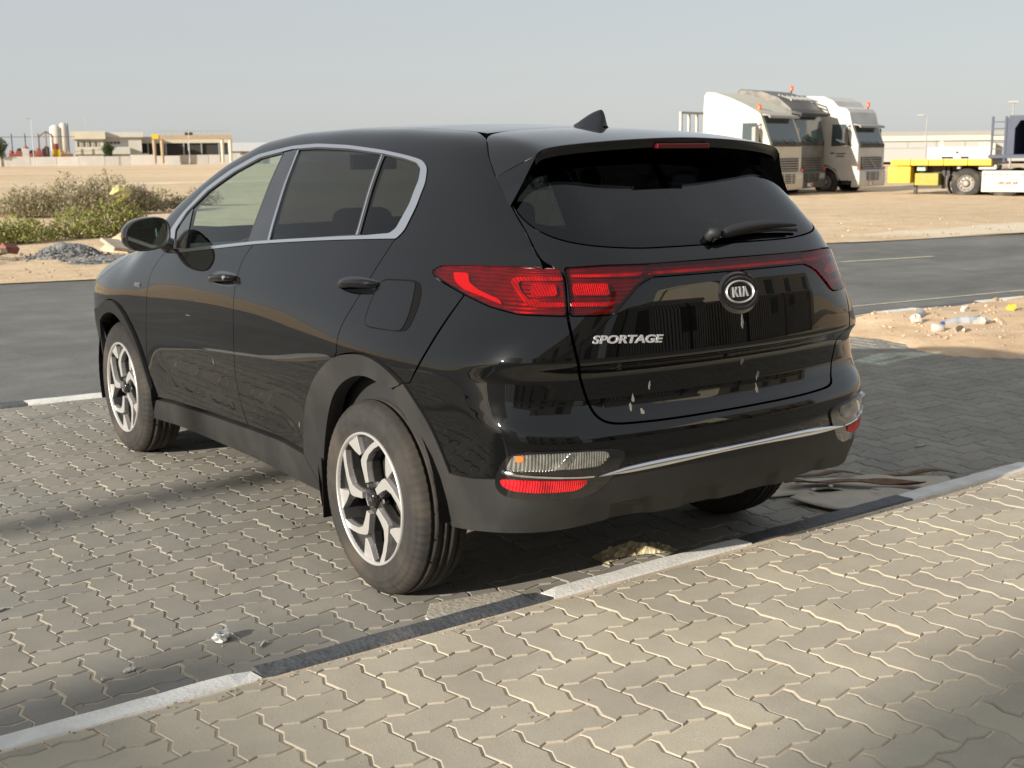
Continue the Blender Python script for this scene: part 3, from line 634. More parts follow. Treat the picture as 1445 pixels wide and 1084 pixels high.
def ribbed(name, ca, cb_, scale, rough=.3, metal=0, axis='X'):
    m = bpy.data.materials.new(name); m.use_nodes = True; nt = m.node_tree; b = nt.nodes['Principled BSDF']; b.inputs['Roughness'].default_value = rough; b.inputs['Metallic'].default_value = metal
    V = nt.nodes.new('ShaderNodeTexCoord').outputs['Object']; wv = nd(nt,'ShaderNodeTexWave',Scale=scale,Distortion=1.2,_bands_direction=axis); nt.links.new(V, wv.inputs['Vector'])
    wv.inputs['Detail'].default_value = 1.5
    nz = nd(nt,'ShaderNodeTexNoise',Scale=22,Detail=3); nt.links.new(V, nz.inputs['Vector'])
    c = ramp(nt, wv.outputs['Fac'], [(.15,ca),(.8,cb_)]); c = mixc(nt, 1., c, ramp(nt, nz.outputs['Fac'], [(.3,(.55,)*3),(.7,(1.25,)*3)]), 'MULTIPLY'); nt.links.new(c, b.inputs['Base Color'])
    bn = nd(nt,'ShaderNodeBump',Strength=.6,Distance=.004); nt.links.new(wv.outputs['Fac'], bn.inputs['Height']); nt.links.new(bn.outputs[0], b.inputs['Normal']); return m
M_paint = carpaint()
M_piano = mat('gloss_black_trim', (.006,.006,.007), .12, coat=1, dust=.05)
M_clad = mat('grey_black_plastic', (.019,.019,.019), .55, spec=.4, dust=.10, dcol=(.20,.18,.155), dscale=5, bump=.12, bscale=500, var=.1)
M_rub = mat('tyre_rubber', (.034,.032,.030), .82, spec=.3, var=.2, vscale=30, dust=.45, dcol=(.14,.11,.08), dscale=5, bump=.15, bscale=300)
M_chrome = mat('chrome', (.78,.78,.79), .10, metal=1)
M_badge = mat('badge_silver', (.70,.70,.71), .32, metal=.55)
M_mach = mat('machined_alloy', (.60,.59,.575), .34, metal=.6, dust=.2, dcol=(.42,.37,.30), dscale=14, bump=.05, bscale=200)
M_alloyd = mat('dark_alloy', (.035,.035,.035), .4, metal=.3, dust=.22, dcol=(.13,.115,.095), dscale=9)
M_dark = mat('dark_void', (.006,.006,.006), .9, spec=.1)
M_under = mat('underbody', (.020,.019,.018), .85, dust=.5, dcol=(.16,.13,.10))
M_seat = mat('seat_cloth', (.035,.035,.038), .8, var=.2, vscale=40, bump=.2, bscale=200)
M_dash = mat('cabin_plastic', (.022,.022,.024), .6)
M_gfront = glass('front_door_glass', (.64,.82,.84)); M_gtint = glass('tinted_glass', (.075,.09,.10), ior=1.42); M_grear = glass('rear_tinted_glass', (.035,.042,.048), ior=1.5)
M_gwind = glass('windscreen_glass', (.82,.90,.86)); M_clear = glass('clear_lens', (.90,.90,.88))
M_lens = glass('red_lens', (.80,.014,.034), ior=1.45)
M_rbase = ribbed('lamp_reflector_dark', (.085,.004,.008), (.135,.006,.011), 26, axis='Z')
M_rbright = ribbed('lamp_bright_red', (.28,.010,.013), (.58,.025,.024), 55)
M_rmid = mat('lamp_mid_red', (.55,.02,.025), .3, spec=.6)
M_refl = ribbed('red_reflector', (.50,.008,.014), (.85,.02,.03), 48, .25)
M_silver = ribbed('lamp_silver', (.30,.30,.29), (.80,.79,.77), 38, .2, .75)
M_amber = mat('amber_bulb', (.75,.22,.04), .4)
M_fritte = mat('black_glass_edge', (.004,.004,.004), .08, coat=1)
M_mirror = mat('mirror_glass', (.55,.62,.62), .02, metal=1)
M_disc = mat('brake_disc', (.30,.27,.25), .4, metal=.9, var=.2)
M_tape = mat('tape_residue', (.22,.21,.185), .75, var=.2, vscale=90)

car = empty('parked_car', (0,0,0), 0, 'black five-door SUV parked nose to the road on grey pavers', 'car')
d = {k:[tuple(p) for p in v] for k,v in DATA.items()}
def fair(pts, s_=.02, it=10):
    q = np.array(resample_open(pts, s_))
    for _ in range(it): q[1:-1] = .25*q[:-2]+.5*q[1:-1]+.25*q[2:]
    return [tuple(v) for v in q]
for k,it in (('clad_out',14),('clad_in',14),('fclad_out',14),('fclad_in',14),('door_front',10),('door_gap',10),('door_rear',8),('bump_line',10),('bump_lineC',10),('clad_out2C',8),('gap_G',10),('door_bot',10),('sill_bot',10),('gate_gap',3),('glass',5),('val_in',6),('val_bot',8),('chrome_top',2),('chrome_bot',8)): d[k] = fair(d[k], .02, it)
def ph(yz): # (y, phi degrees)
    return [(y, R(p)) for y,p in yz]
# outlines on the left side (chart G: y, angle)
ditch = ph([(-.10,68),(.0,68.5),(.3,68.5),(.8,68),(1.15,67),(1.35,63),(1.55,55),(1.75,46.5),(1.95,37),(2.15,28),(2.36,19.5)])
clad_top = d['clad_out']
side_outline = d['chrome_top'] + d['door_rear'] + [p for p in clad_top if p[0] < .19] + d['bump_line'][::-1] + d['lamp_bot_G'][::-1] + d['lamp_top_G'] + d['gap_G'][::-1] + ditch
panel('body_side', 'G', side_outline, M_paint, car, (-1,1), step=.022, r=.008)
frontd = d['door_front']; gap = d['door_gap']
cb = d['chrome_bot']
cb_r = [p for p in cb if p[0] <= 1.04]; cb_f = [p for p in cb if p[0] > 1.04]
dbot = d['door_bot']
dbf = [p for p in dbot if p[0] > 1.15]; dbr = [p for p in dbot if p[0] < 1.0]
rear_low = [p for p in clad_top if p[0] > .19][::-1]
lab = None
fdoor = panel('door', 'G', cb_f[::-1] + gap + dbf[::-1] + frontd[::-1], M_paint, car, (-1,1), step=.022, r=.006)
rdoor = panel('door', 'G', cb_r + [gap[0]] + gap[1:] + dbr + rear_low + d['door_rear'][::-1], M_paint, car, (-1,1), step=.022, r=.006)
tag(fdoor[0], 'front door with a chrome sill line and black mirror'); tag(fdoor[1], 'front door on the far side'); tag(rdoor[0], 'rear door cut round the wheel arch'); tag(rdoor[1], 'rear door on the far side')
# front wing
fa = d['fclad_out']
wing = frontd + [p for p in fa[::-1] if p[0] < 2.95] + ph([(3.00,-26),(3.06,-17),(3.10,-10),(3.13,-4),(3.05,0),(2.9,3.2),(2.7,7),(2.5,12),(2.36,17),(2.22,16.5),(2.12,11.5)])
panel('front_wing', 'G', wing, M_paint, car, (-1,1), step=.025, r=.006)
# chrome window line and black inner frame
panel('window_trim', 'G', d['chrome_top'] + d['chrome_bot'][1:], M_chrome, car, (-1,1), holes=[d['chrome_in']], off=.004, step=.012, flange=.02, r=.006, gap=0)
def poly_between(pts, a, b): return [p for p in pts if a <= p[0] <= b]
ci = d['chrome_in']
bp = d['bpillar']; cd = d['cdiv']
topc = ci[:14]; botc = ci[14:]
# glass areas: front door, rear door, quarter (chart G)
# corners
xt, xb = bp[0], bp[3]; xt2, xb2 = bp[1], bp[2]
gf = [p for p in ci[:12] if p[0] > xt[0]] + [xt, xb] + [p for p in ci[15:] if p[0] > xb[0]]
gr = [xt2] + [p for p in ci[:12] if cd[0][0] < p[0] < xt2[0]] + [cd[0], cd[3]] + [p for p in ci[15:] if cd[3][0] < p[0] < xb2[0]] + [xb2]
gq = [cd[1]] + [p for p in ci[:16] if p[0] < cd[1][0]] + [p for p in ci[16:] if p[0] < cd[2][0]] + [cd[2]]
g1 = panel('window_glass', 'G', gf, M_gfront, fdoor, (-1,1), off=-.006, step=.03, flange=0, r=.003, gap=-.004)
g2 = panel('window_glass', 'G', gr, M_gtint, rdoor, (-1,1), off=-.006, step=.03, flange=0, r=.003, gap=-.004)
g3 = panel('quarter_glass', 'G', gq, M_gtint, car, (-1,1), off=-.006, step=.03, flange=0, r=.003, gap=-.004)
panel('door_pillar_trim', 'G', bp, M_piano, rdoor, (-1,1), off=-.001, step=.02, flange=.02, r=.002, gap=.001)
panel('pillar_chrome', 'G', d['bline'], M_chrome, rdoor, (-1,1), off=.001, step=.01, flange=.006, r=.001, gap=.0)
panel('divider_bar', 'G', cd, M_piano, car, (-1,1), off=-.002, step=.01, flange=.02, r=.001, gap=0)
panel('divider_chrome', 'G', [cd[0],(cd[0][0]-.012,cd[0][1]),(cd[3][0]-.012,cd[3][1]),cd[3]], M_chrome, car, (-1,1), off=.0, step=.01, flange=.006, r=.001, gap=0.001)
panel('mirror_sail', 'G', d['sail'], M_piano, fdoor, (-1,1), off=-.0025, step=.02, flange=.02, r=.003, gap=0)
# rubber seals round the glass
def seal(loop, par, nm='seal'):
    lp = resample(soft([(a,b*.65) for a,b in loop], .003), .02); lp = [(a,b/.65) for a,b in lp]
    P = surf_pts('G', lp, -.003)
    for s,pp in zip((-1,1), par if isinstance(par,(list,tuple)) else (par,par)):
        mb = MB(); mb.tube([(p[0]*-s,p[1],p[2]) for p in list(P)+[P[0]]], .0042, 5, caps=False); mb.build(nm, M_dash, pp, smooth=True)
seal(gf, fdoor); seal(gr, rdoor); seal(gq, car)
# wheel arch and sill cladding
def cladp(name, outer, inner, off=.012, fl=.06): panel(name, 'G', outer+inner[::-1], M_clad, car, (-1,1), off=off, step=.018, flange=fl, r=.010, gap=.0008)
co = d['clad_out']; cin = d['clad_in']
cladp('arch_cladding', co, [p for p in cin])
fin_ = sorted([p for p in d['fclad_in']], key=lambda p: 0)
fo = ph([(3.10,-35),(3.085,-29),(3.03,-22)]) + [p for p in d['fclad_out'] if p[0] < 2.93]
fi = ph([(3.03,-43),(3.02,-38),(3.0,-33)]) + [p for p in d['fclad_in'] if p[0] < 2.94]
cladp('arch_cladding', fo, fi)
sb = d['sill_bot']
def clad_curve(uv):
    # raised mid ridge of the sill moulding
    return .010+.016*np.exp(-((uv[:,1]+R(43.0))/R(1.4))**2)
panel('sill_cladding', 'G', dbot + [(cin[0][0]+.005,cin[0][1])] + sb[::-1], M_clad, car, (-1,1), off=.012, step=.02, flange=.08, r=.008, gap=.0008)
# fuel flap
panel('fuel_gap_shade', 'G', d['fuel_out'], M_dark, car, off=.0012, step=.02, flange=0, r=.02, gap=0)  # flat dark sheet painted in for the shade of the open gap
panel('fuel_flap', 'G', d['fuel_in'], M_paint, car, off=.004, step=.015, flange=.004, r=.02, gap=.0)
# roof, bonnet, windscreen (chart T: x, y)
ditchP = surf_pts('G', [(a,b/.65) for a,b in resample_open([(a,b*.65) for a,b in ditch], .04)])
dl = sorted([(float(p[0]),float(p[1])) for p in ditchP], key=lambda p: p[1])
dl = [p for p in dl if p[1] > -.2]
roofl = [p for p in dl if p[1] < 1.36]; scr = [p for p in dl if 1.36 <= p[1]]
def symT(l): return l+[(-x,y) for x,y in reversed(l)]
panel('roof', 'T', symT([(-.02,-.125),(-.25,-.135),(-.42,-.155),(roofl[0][0],-.165)]+roofl+[(-.45,1.40),(-.2,1.425),(-.02,1.43)]), M_paint, car, step=.035, r=.004, gap=.003)
panel('windscreen', 'T', symT([(-.02,1.43),(-.2,1.425),(-.45,1.40)]+[(x+.012,y) for x,y in scr if y > 1.40]+[(-.70,2.44),(-.4,2.56),(-.02,2.60)]), M_gwind, car, step=.04, flange=.01, r=.006)
panel('bonnet', 'T', symT([(-.02,2.62),(-.4,2.58),(-.70,2.45),(-.735,2.7),(-.725,3.0),(-.69,3.22),(-.60,3.36),(-.3,3.44),(-.02,3.455)]), M_paint, car, step=.04, r=.01)
panel('scuttle', 'T', symT([(-.02,2.50),(-.4,2.46),(-.66,2.36),(-.76,2.30),(-.74,2.48),(-.4,2.60),(-.02,2.65)]), M_dash, car, off=-.012, step=.05, flange=0)
# front end (chart F: angle, z)
th = lambda l: [(R(a),z) for a,z in l]
panel('front_bumper', 'F', both(th([(-2,.80),(-18,.80),(-30,.79),(-44,.80),(-52,.83),(-58,.76),(-60,.62),(-62,.50),(-56,.44),(-30,.42),(-2,.42)])), M_paint, car, step=.03, r=.01)
panel('front_valance', 'F', both(th([(-2,.42),(-30,.42),(-56,.44),(-62,.49),(-61,.36),(-52,.28),(-25,.25),(-2,.25)])), M_clad, car, off=.004, step=.03, r=.01, flange=.05)
panel('grille', 'F', both(th([(-2,.93),(-14,.93),(-24,.91),(-27,.87),(-24,.80),(-2,.80)])), M_piano, car, off=.006, step=.03, r=.01)
panel('headlight', 'F', th([(-27,.90),(-34,.96),(-46,1.0),(-60,1.03),(-66,1.02),(-60,.93),(-52,.85),(-44,.81),(-30,.80)]), M_silver, car, (-1,1), off=-.012, step=.025, r=.01, flange=.02)
panel('headlight_lens', 'F', th([(-27,.90),(-34,.96),(-46,1.0),(-60,1.03),(-66,1.02),(-60,.93),(-52,.85),(-44,.81),(-30,.80)]), M_clear, car, (-1,1), off=.002, step=.025, r=.01, flange=0)
panel('nose_panel', 'F', both(th([(-2,.98),(-20,.975),(-34,.97),(-27,.905),(-14,.935),(-2,.935)])), M_paint, car, step=.03, r=.01)
# ---- tailgate (chart C: angle, z; traces run down the left side)
gg = d['gate_gap']; gl = d['glass']
z_b = .703
top = [(-.62,1.50),(-.30,1.535),(-.02,1.545)]
gate_l = [(-.02,1.545),(-.30,1.535),(-.62,1.50)] + gg + [(-.12,z_b),(-.02,z_b)]
glass_l = [(-.02,1.53),(-.30,1.52),(-.55,1.475),(gl[0][0]+.03,1.42)] + [(a+.006,b) for a,b in gl] + [(-.02,gl[-1][1])]
li_ = d['lampi']; ZT, ZBT = 1.194, 1.152
lamp_hole = [(-.02,ZT-.001),(li_[2][0],li_[2][1]-.001),li_[1],li_[0]] + [li_[12],li_[11],li_[10]] + li_[3:10][::-1] + [(-.266,ZBT),(-.02,ZBT)]
gate = panel('tailgate', 'C', both(gate_l), M_paint, car, step=.010, r=.006, holes=[both(glass_l), both(lamp_hole)], gap=.0025)
inner = shrink(both(glass_l), -.0)
rg = panel('rear_window', 'C', both(glass_l), M_grear, gate, off=-.001, step=.03, r=.010, flange=.006, gap=.002)
gs = [(a*.93, b) for a,b in glass_l]
lo_ = lambda l: [(-.02,1.505)]+[(a,b) for a,b in [(-.33,1.495),(-.50,1.45),(-.555,1.38),(-.52,1.325),(-.42,1.30),(-.2,1.292),(-.02,1.29)]]
panel('window_border', 'C', both(glass_l), M_fritte, rg, holes=[both(lo_(0))], off=-.006, step=.03, r=.012, flange=0, gap=.004)
# tail lamps
def lamp(name, loop, par, bits, sides=(-1,1)):
    base = panel(name, 'C', loop, M_rbase, par, sides, off=-.016, step=.02, flange=0, r=.006, gap=.002)
    bases = base if isinstance(base, list) else [base]
    panel('lens', 'C', loop, M_lens, bases if len(bases) > 1 else bases[0], sides, off=.006, step=.015, flange=.022, r=.006, gap=.002)
    for nm,pl,mt,o in bits: panel(nm, 'C', pl, mt, bases if len(bases) > 1 else bases[0], sides, off=o, step=.012, flange=.012, r=.006, gap=.001)
    return bases
lb = lamp('tail_lamp', d['lampo'], car, [('light_guide', d['guide'], M_rbright, -.003), ('bulb_window', d['bulb'], M_rbright, -.005), ('side_marker', d['tipe'], M_rmid, -.004)])
li = lamp('tailgate_lamp', d['lampi'], gate, [('bulb_window', d['bulbi'], M_rbright, -.004), ('light_bar', d['bari'], M_rbright, -.003), ('top_bar', d['topi'], M_rbright, -.003)])
st, sb_ = d['strip_t'], d['strip_b']
zt = 1.194; zb_ = 1.152
lamp('light_strip', both([(-.01,zt)]+[]+[(-.262,zt),(-.266,zb_),(-.01,zb_)]), gate, [('light_bar', both([(-.01,zb_+.017),(-.255,zb_+.017),(-.257,zb_+.007),(-.01,zb_+.007)]), M_rbright, -.002)], (-1,))
# ---- rear bumper
pl_ = d['paint_low']
low_c = [(a,b) for a,b in pl_] + [(-.12,.575),(-.02,.576)]
lamp_bot = [p for p in d['lampo'] if p[1] < 1.062 and p[0] > -.86]
lamp_bot = sorted(d['lampo'][7:12], key=lambda p: -p[0])
gate_low = [p for p in gg if p[1] < 1.06]
bump_l = [(-.02,z_b-.002),(-.12,z_b-.002)] + [(a-.003,b-.002) for a,b in gate_low[::-1]] + lamp_bot + d['bump_lineC'] + d['clad_out2C'] + low_c
bumper = panel('rear_bumper', 'C', both(bump_l), M_paint, car, step=.015, r=.010)
val_l = [(-.02,.574),(-.12,.573)] + [(a,b-.001) for a,b in pl_[::-1]] + d['clad_out2C'][::-1] + d['val_in'] + d['val_bot'] + [(-.12,.392),(-.02,.394)]
def val_off(uv):
    o = np.full(len(uv), .006)
    for c_ in (-.31,-.105,.105,.31):
        o = o-.017*sstep(0,.55,1-np.abs((uv[:,0]-c_)/.07))*sstep(0,.035,.470-uv[:,1])
    return o
val = panel('rear_valance', 'C', both(val_l), M_clad, bumper, off=val_off, step=.014, flange=.05, r=.008, gap=.001)
tag(val, 'unpainted dark grey lower part of the bumper')
# under lip closing the bumper from below
bo = surf_pts('C', both(d['val_bot']+[(-.12,.392),(-.02,.394)]), -.03)
n_ = len(bo); vs = [tuple(p) for p in bo]+[(p[0]*.9,p[1]+.30,p[2]-.01) for p in bo]
h = n_//2
mesh_obj('bumper_underside', vs, [(i,i+1,n_+i+1,n_+i) for i in range(n_-1)], M_under, bumper)
ct = sorted(d['chr_t']); cbm = sorted(d['chr_b'])
def chrome_rail():
    th_ = np.linspace(-.400,.400,81); tx = [p[0] for p in ct if p[0] < -.1]+[-.08]; tz = [p[1] for p in ct if p[0] < -.1]+[.587]; bx = [p[0] for p in cbm if p[0] < -.1]+[-.08]; bz = [p[1] for p in cbm if p[0] < -.1]+[.5655]
    sm = lambda x,xs,zs: np.polyval(np.polyfit(list(xs)+[-q for q in xs], list(zs)*2, 4), x)
    zt = sm(th_,tx,tz); zb = sm(th_,bx,bz); e = np.clip((.400-np.abs(th_))/.06,0,1)**.6; zc = (zt+zb)/2; hh_ = np.maximum((zt-zb)/2,.0095)*e+.0006
    V = []; F = []; prof_ = [(1.0,-.012),(1.0,.004),(.72,.0125),(.2,.0155),(-.35,.0145),(-.85,.0085),(-1.0,.002),(-1.0,-.012)]
    for k,(a,b) in enumerate(prof_):
        P_ = surf_pts('C', np.stack([th_, zc+hh_*a],1), b); V.append(P_)
    n_ = len(th_); V = np.concatenate(V); F = [(j*n_+i,j*n_+i+1,(j+1)*n_+i+1,(j+1)*n_+i) for j in range(len(prof_)-1) for i in range(n_-1)]
    mesh_obj('chrome_strip', V, F, M_chrome, bumper, smooth=True)
chrome_rail()
pod = panel('lamp_pod', 'C', d['pod'], M_piano, bumper, (-1,1), off=.007, step=.015, flange=.012, r=.012, gap=0)
rv = panel('reversing_lamp', 'C', d['rev'], M_silver, pod, (-1,1), off=.0085, step=.015, flange=.004, r=.006, gap=0)
for s,(p_) in zip((-1,1), pod):
    pass
panel('reversing_lens', 'C', d['rev'], M_clear, pod, (-1,1), off=.016, step=.015, flange=.010, r=.006, gap=0)
panel('lamp_divider', 'C', d['revbar'], M_chrome, pod, (-1,1), off=.0135, step=.012, flange=.006, r=.003, gap=0)
panel('amber_bulb', 'C', d['amber'], M_amber, pod, (-1,1), off=.0125, step=.012, flange=.004, r=.004, gap=0)
panel('pod_line', 'C', d['podline'], M_chrome, pod, (-1,1), off=.012, step=.012, flange=.006, r=.002, gap=0)
panel('reflector', 'C', d['refl'], M_refl, pod, (-1,1), off=.012, step=.012, flange=.006, r=.006, gap=0)
# ---- spoiler: roof extension with drooping side fins
def trail(x):
    a = abs(x)
    return Vector((x, -.605+.28*a*a, float(np.interp(a,[0,.1,.25,.37,.44,.50,.525,.545,.558],[1.582,1.580,1.574,1.567,1.560,1.553,1.548,1.540,1.525]))))
def spoiler():
    fx = [-.613,-.594,-.574,-.535,-.485,-.40,-.28,-.14]
    fy = [-.378,-.325,-.274,-.205,-.170,-.155,-.144,-.137]; fzz = [1.459,1.500,1.538]
    rx = [-.558,-.553,-.546,-.532,-.50,-.42,-.28,-.14]
    A = []; B = []
    for k,x in enumerate(fx):
        z = fzz[k] if k < 3 else float(ZC(fy[k])-ZB(x))+.001-.012*max(0,(-x-.47)/.065)
        A.append(Vector((x,fy[k],z))); t = trail(rx[k]); t.z -= .0; B.append(t)
    A.append(Vector((0,-.134,float(ZC(-.134))+.001))); B.append(trail(0))
    A += [Vector((-p.x,p.y,p.z)) for p in A[-2::-1]]; B += [Vector((-p.x,p.y,p.z)) for p in B[-2::-1]]
    ts = [0,.03,.3,.62,.9,.985,1]; rows = []
    for t in ts: rows.append([a.lerp(b,t)+Vector((0,0,.010*math.sin(PI*t)*(1 if abs(a.x) < .55 else .3))) for a,b in zip(A,B)])
    # lip and underside
    rows.append([Vector((b.x*.995, b.y+.006, b.z-.010)) for b in B])
    rows.append([Vector((b.x*.985, b.y+.012, b.z-.030)) for b in B])
    n = len(A)
    V = [p for r_ in rows for p in r_]; F = [(i*n+j,i*n+j+1,(i+1)*n+j+1,(i+1)*n+j) for i in range(len(rows)-1) for j in range(n-1)]
    o = mesh_obj('spoiler', V, F, M_paint, gate, smooth=True)
    sm = o.modifiers.new('sub','SUBSURF'); sm.levels = 2; sm.render_levels = 2
    low = rows[-1]
    rows2 = [[Vector((p.x*1.0,p.y,p.z)) for p in low], [Vector((p.x*.97,p.y+.06,p.z-.006)) for p in low], [Vector((p.x*.95,min(p.y+.17,-.40),p.z-.018)) for p in low], [Vector((p.x*.95,-.36,p.z-.06)) for p in low]]
    V = [p for r_ in rows2 for p in r_]; F = [(i*n+j,i*n+j+1,(i+1)*n+j+1,(i+1)*n+j) for i in range(len(rows2)-1) for j in range(n-1)]
    u = mesh_obj('spoiler_underside', V, F, M_piano, o, smooth=True)
    # side fins running down beside the rear window
    for s in (-1,1):
        out = [(-.613,-.379,1.458),(-.624,-.43,1.417),(-.642,-.494,1.372),(-.617,-.497,1.410),(-.596,-.500,1.445),(-.578,-.506,1.480),(-.566,-.512,1.505),(-.5585,-.517,1.523)]
        inn = [(x+.055,y+.045,z+.0) for x,y,z in out]; inn[2] = (-.628,-.478,1.372)
        mb = MB(); q = [(-x*s,y,z) for x,y,z in out]+[(-x*s,y,z) for x,y,z in inn]; k = len(out)
        mb.add(q, [tuple(range(k))]+[(i,(i+1)%k,k+(i+1)%k,k+i) for i in range(k)])
        mb.build('spoiler_fin', M_paint, o, bevel=.002)
    mb = MB(); mb.box((0,-.5935,1.553),(.235,.02,.017)); mb.build('brake_light', mat('brake_light_red',(.10,.004,.007),.2,coat=.5), o, bevel=.003)
    return o
spl = spoiler()
# shark fin aerial
def sharkfin():
    V = []; F = []; n = 12
    secs = [(.035,1.640,.004,.001),(.0,1.652,.014,.003),(-.05,1.674,.022,.003),(-.10,1.692,.026,.003),(-.145,1.702,.028,.003),(-.168,1.704,.029,.003),(-.176,1.690,.029,.004),(-.180,1.655,.030,.007),(-.192,1.632,.030,.012)]
    m = MB(); rows = []
    for y,zt,wb,wt in secs:
        y = -.192+(y+.192)*.80; wb *= .85; zb = float(ZC(y))-.004; zt = zb+(zt-float(ZC(-.192+(y+.192)/.80)))*.84+.004; r_ = []
        for k in range(9):
            t = k/8; a = abs(t-.5)*2
            wd = wb+(min(wt,.006)-wb)*((1-a)**.7); z = zb+(zt-zb)*(1-a**1.6)
            r_.append((wd*(-1 if t < .5 else 1)*(1 if k != 4 else 0), y, z))
        rows.append(r_)
    vs = [p for r_ in rows for p in r_]; fs = [(i*9+j,i*9+j+1,(i+1)*9+j+1,(i+1)*9+j) for i in range(len(rows)-1) for j in range(8)]
    fs += [tuple(range(9)), tuple((len(rows)-1)*9+j for j in range(8,-1,-1))]
    o = mesh_obj('shark_fin_aerial', vs, fs, M_paint, car, smooth=True); o.data.polygons.foreach_set('use_smooth',[True]*len(fs))
    e = o.modifiers.new('sub','SUBSURF'); e.levels = 1; e.render_levels = 2
sharkfin()
# rear wiper
def wiper():
    C0 = surf_pts('C', [(-.02,1.268),(.055,1.283),(.16,1.291),(.262,1.284),(.29,1.279)], .03); nn = N(C0)
    hh = [.024,.029,.023,.012,.003]; ww = [.020,.019,.015,.010,.004]; V = []; F = []
    for i,(p,q) in enumerate(zip(C0,nn)):
        p = Vector(p); q = Vector(q); t = Vector(C0[min(i+1,4)]-C0[max(i-1,0)]).normalized(); b = t.cross(q).normalized()
        for k in range(10):
            a = 2*PI*k/10; cx,sy = math.cos(a),math.sin(a)
            V.append(p+b*hh[i]*math.copysign(abs(cx)**.6,cx)*.62+q*ww[i]*math.copysign(abs(sy)**.6,sy))
    for i in range(4): F += [(i*10+k,i*10+(k+1)%10,(i+1)*10+(k+1)%10,(i+1)*10+k) for k in range(10)]
    F += [tuple(range(9,-1,-1)), tuple(40+k for k in range(10))]
    o = mesh_obj('rear_wiper', V, F, M_dash, gate, smooth=True); e = o.modifiers.new('sub','SUBSURF'); e.levels = 1; e.render_levels = 2
    mb = MB(); P0 = surf_pts('C',[(-.035,1.258)])[0]; N0 = N(P0[None])[0]
    mb.tube([P0-N0*.01,P0+N0*.022,Vector(C0[0])], [.018,.018,.017], 12); mb.build('wiper_pivot', M_dash, o, smooth=True)
    B = surf_pts('C', [(.03,1.262),(.12,1.268),(.22,1.268),(.30,1.262)], .010)
    mb = MB(); mb.tube([tuple(p) for p in B], .006, 6); mb.build('wiper_blade', M_rub, o, smooth=True)
wiper()
# ---- badges
def text_mesh(name, txt, size, ext, m, parent, mtx, shear=0, align='CENTER', sx=1.0, bevel=0):
    cu = bpy.data.curves.new(name,'FONT'); cu.body = txt; cu.size = size; cu.extrude = ext; cu.align_x = align; cu.align_y = 'CENTER'; cu.shear = shear; cu.bevel_depth = bevel
    cu.offset = .0006*size/.03
    tmp = bpy.data.objects.new(name+'_tmp', cu); COL.objects.link(tmp)
    dg = bpy.context.evaluated_depsgraph_get(); dg.update(); me = bpy.data.meshes.new_from_object(tmp.evaluated_get(dg))
    bpy.data.objects.remove(tmp); me.transform(Matrix.Diagonal((sx,1,1,1))); me.materials.clear(); me.materials.append(m)
    o = bpy.data.objects.new(name, me); link(o, parent); o.matrix_world = mtx; return o
def frame_at(uv, off, ch='C', xdir=None):
    P0 = Vector(surf_pts(ch,[uv],off)[0]); z = Vector(N(np.array([P0]))[0])
    x = Vector(xdir) if xdir else Vector((1,0,0)); x = (x-z*x.dot(z)).normalized(); y = z.cross(x)
    return Matrix(((x.x,y.x,z.x,P0.x),(x.y,y.y,z.y,P0.y),(x.z,y.z,z.z,P0.z),(0,0,0,1)))
def local_mesh(name, mb, m, parent, mtx, smooth=False, bevel=0):
    o = mb.build(name, m, parent, smooth=smooth, bevel=bevel); o.matrix_world = mtx; return o
FM = frame_at((0.0,1.0845), 0)
def ell(a,b,n=48): return [(a*math.cos(2*PI*k/n),b*math.sin(2*PI*k/n)) for k in range(n)]
def ring(mb, a,b,wd,z0,z1,n=56):
    prof = [(0,z0),(.35*wd,z1),(.65*wd,z1),(wd,z0)]; vs = []; fs = []
    for k in range(n):
        th_ = 2*PI*k/n
        for dx,z in prof: vs.append(((a-wd/2+dx)*math.cos(th_),(b-wd/2+dx)*math.sin(th_),z))
    for k in range(n):
        for j in range(3): fs.append((k*4+j,k*4+j+1,((k+1)%n)*4+j+1,((k+1)%n)*4+j))
    mb.add(vs,fs)
mb = MB(); ring(mb,.083,.056,.03,-.004,.006); mb.prism(ell(.078,.05),'z',-.01,.002); eb = local_mesh('emblem', mb, M_piano, gate, FM, smooth=False, bevel=0)
mb = MB(); ring(mb,.062,.035,.0065,.002,.0085); local_mesh('emblem_ring', mb, M_badge, eb, FM)
mb = MB(); t_ = .0062
def slab(pts): mb.prism(pts,'z',.002,.0075)
hh = .0165
slab([(-.036,-hh),(-.036+t_,-hh),(-.036+t_,hh),(-.036,hh)])
slab([(-.0295,.001),(-.0255,-.0035),(-.012,hh),(-.0195,hh)]); slab([(-.0285,-.001),(-.0235,.004),(-.0105,-hh),(-.0185,-hh)])
slab([(-.005,-hh),(-.005+t_,-hh),(-.005+t_,hh),(-.005,hh)])
slab([(.007,-hh),(.0138,-hh),(.0225,hh),(.0165,hh)]); slab([(.0165,hh),(.0235,hh),(.0345,-hh),(.0277,-hh)])
local_mesh('emblem_letter', mb, M_badge, eb, FM)
lt = d['letters']; L0 = surf_pts('C', lt, .002)
pa = (Vector(L0[0])+Vector(L0[1]))/2; pb_ = (Vector(L0[2])+Vector(L0[3]))/2; xd = (pb_-pa)
FL = frame_at(((lt[0][0]+lt[2][0])/2,.970), .0035, 'C', tuple(xd))
text_mesh('lettering', 'SPORTAGE', .0335, .0022, M_badge, gate, FL, shear=.2, sx=1.50, bevel=.0004)
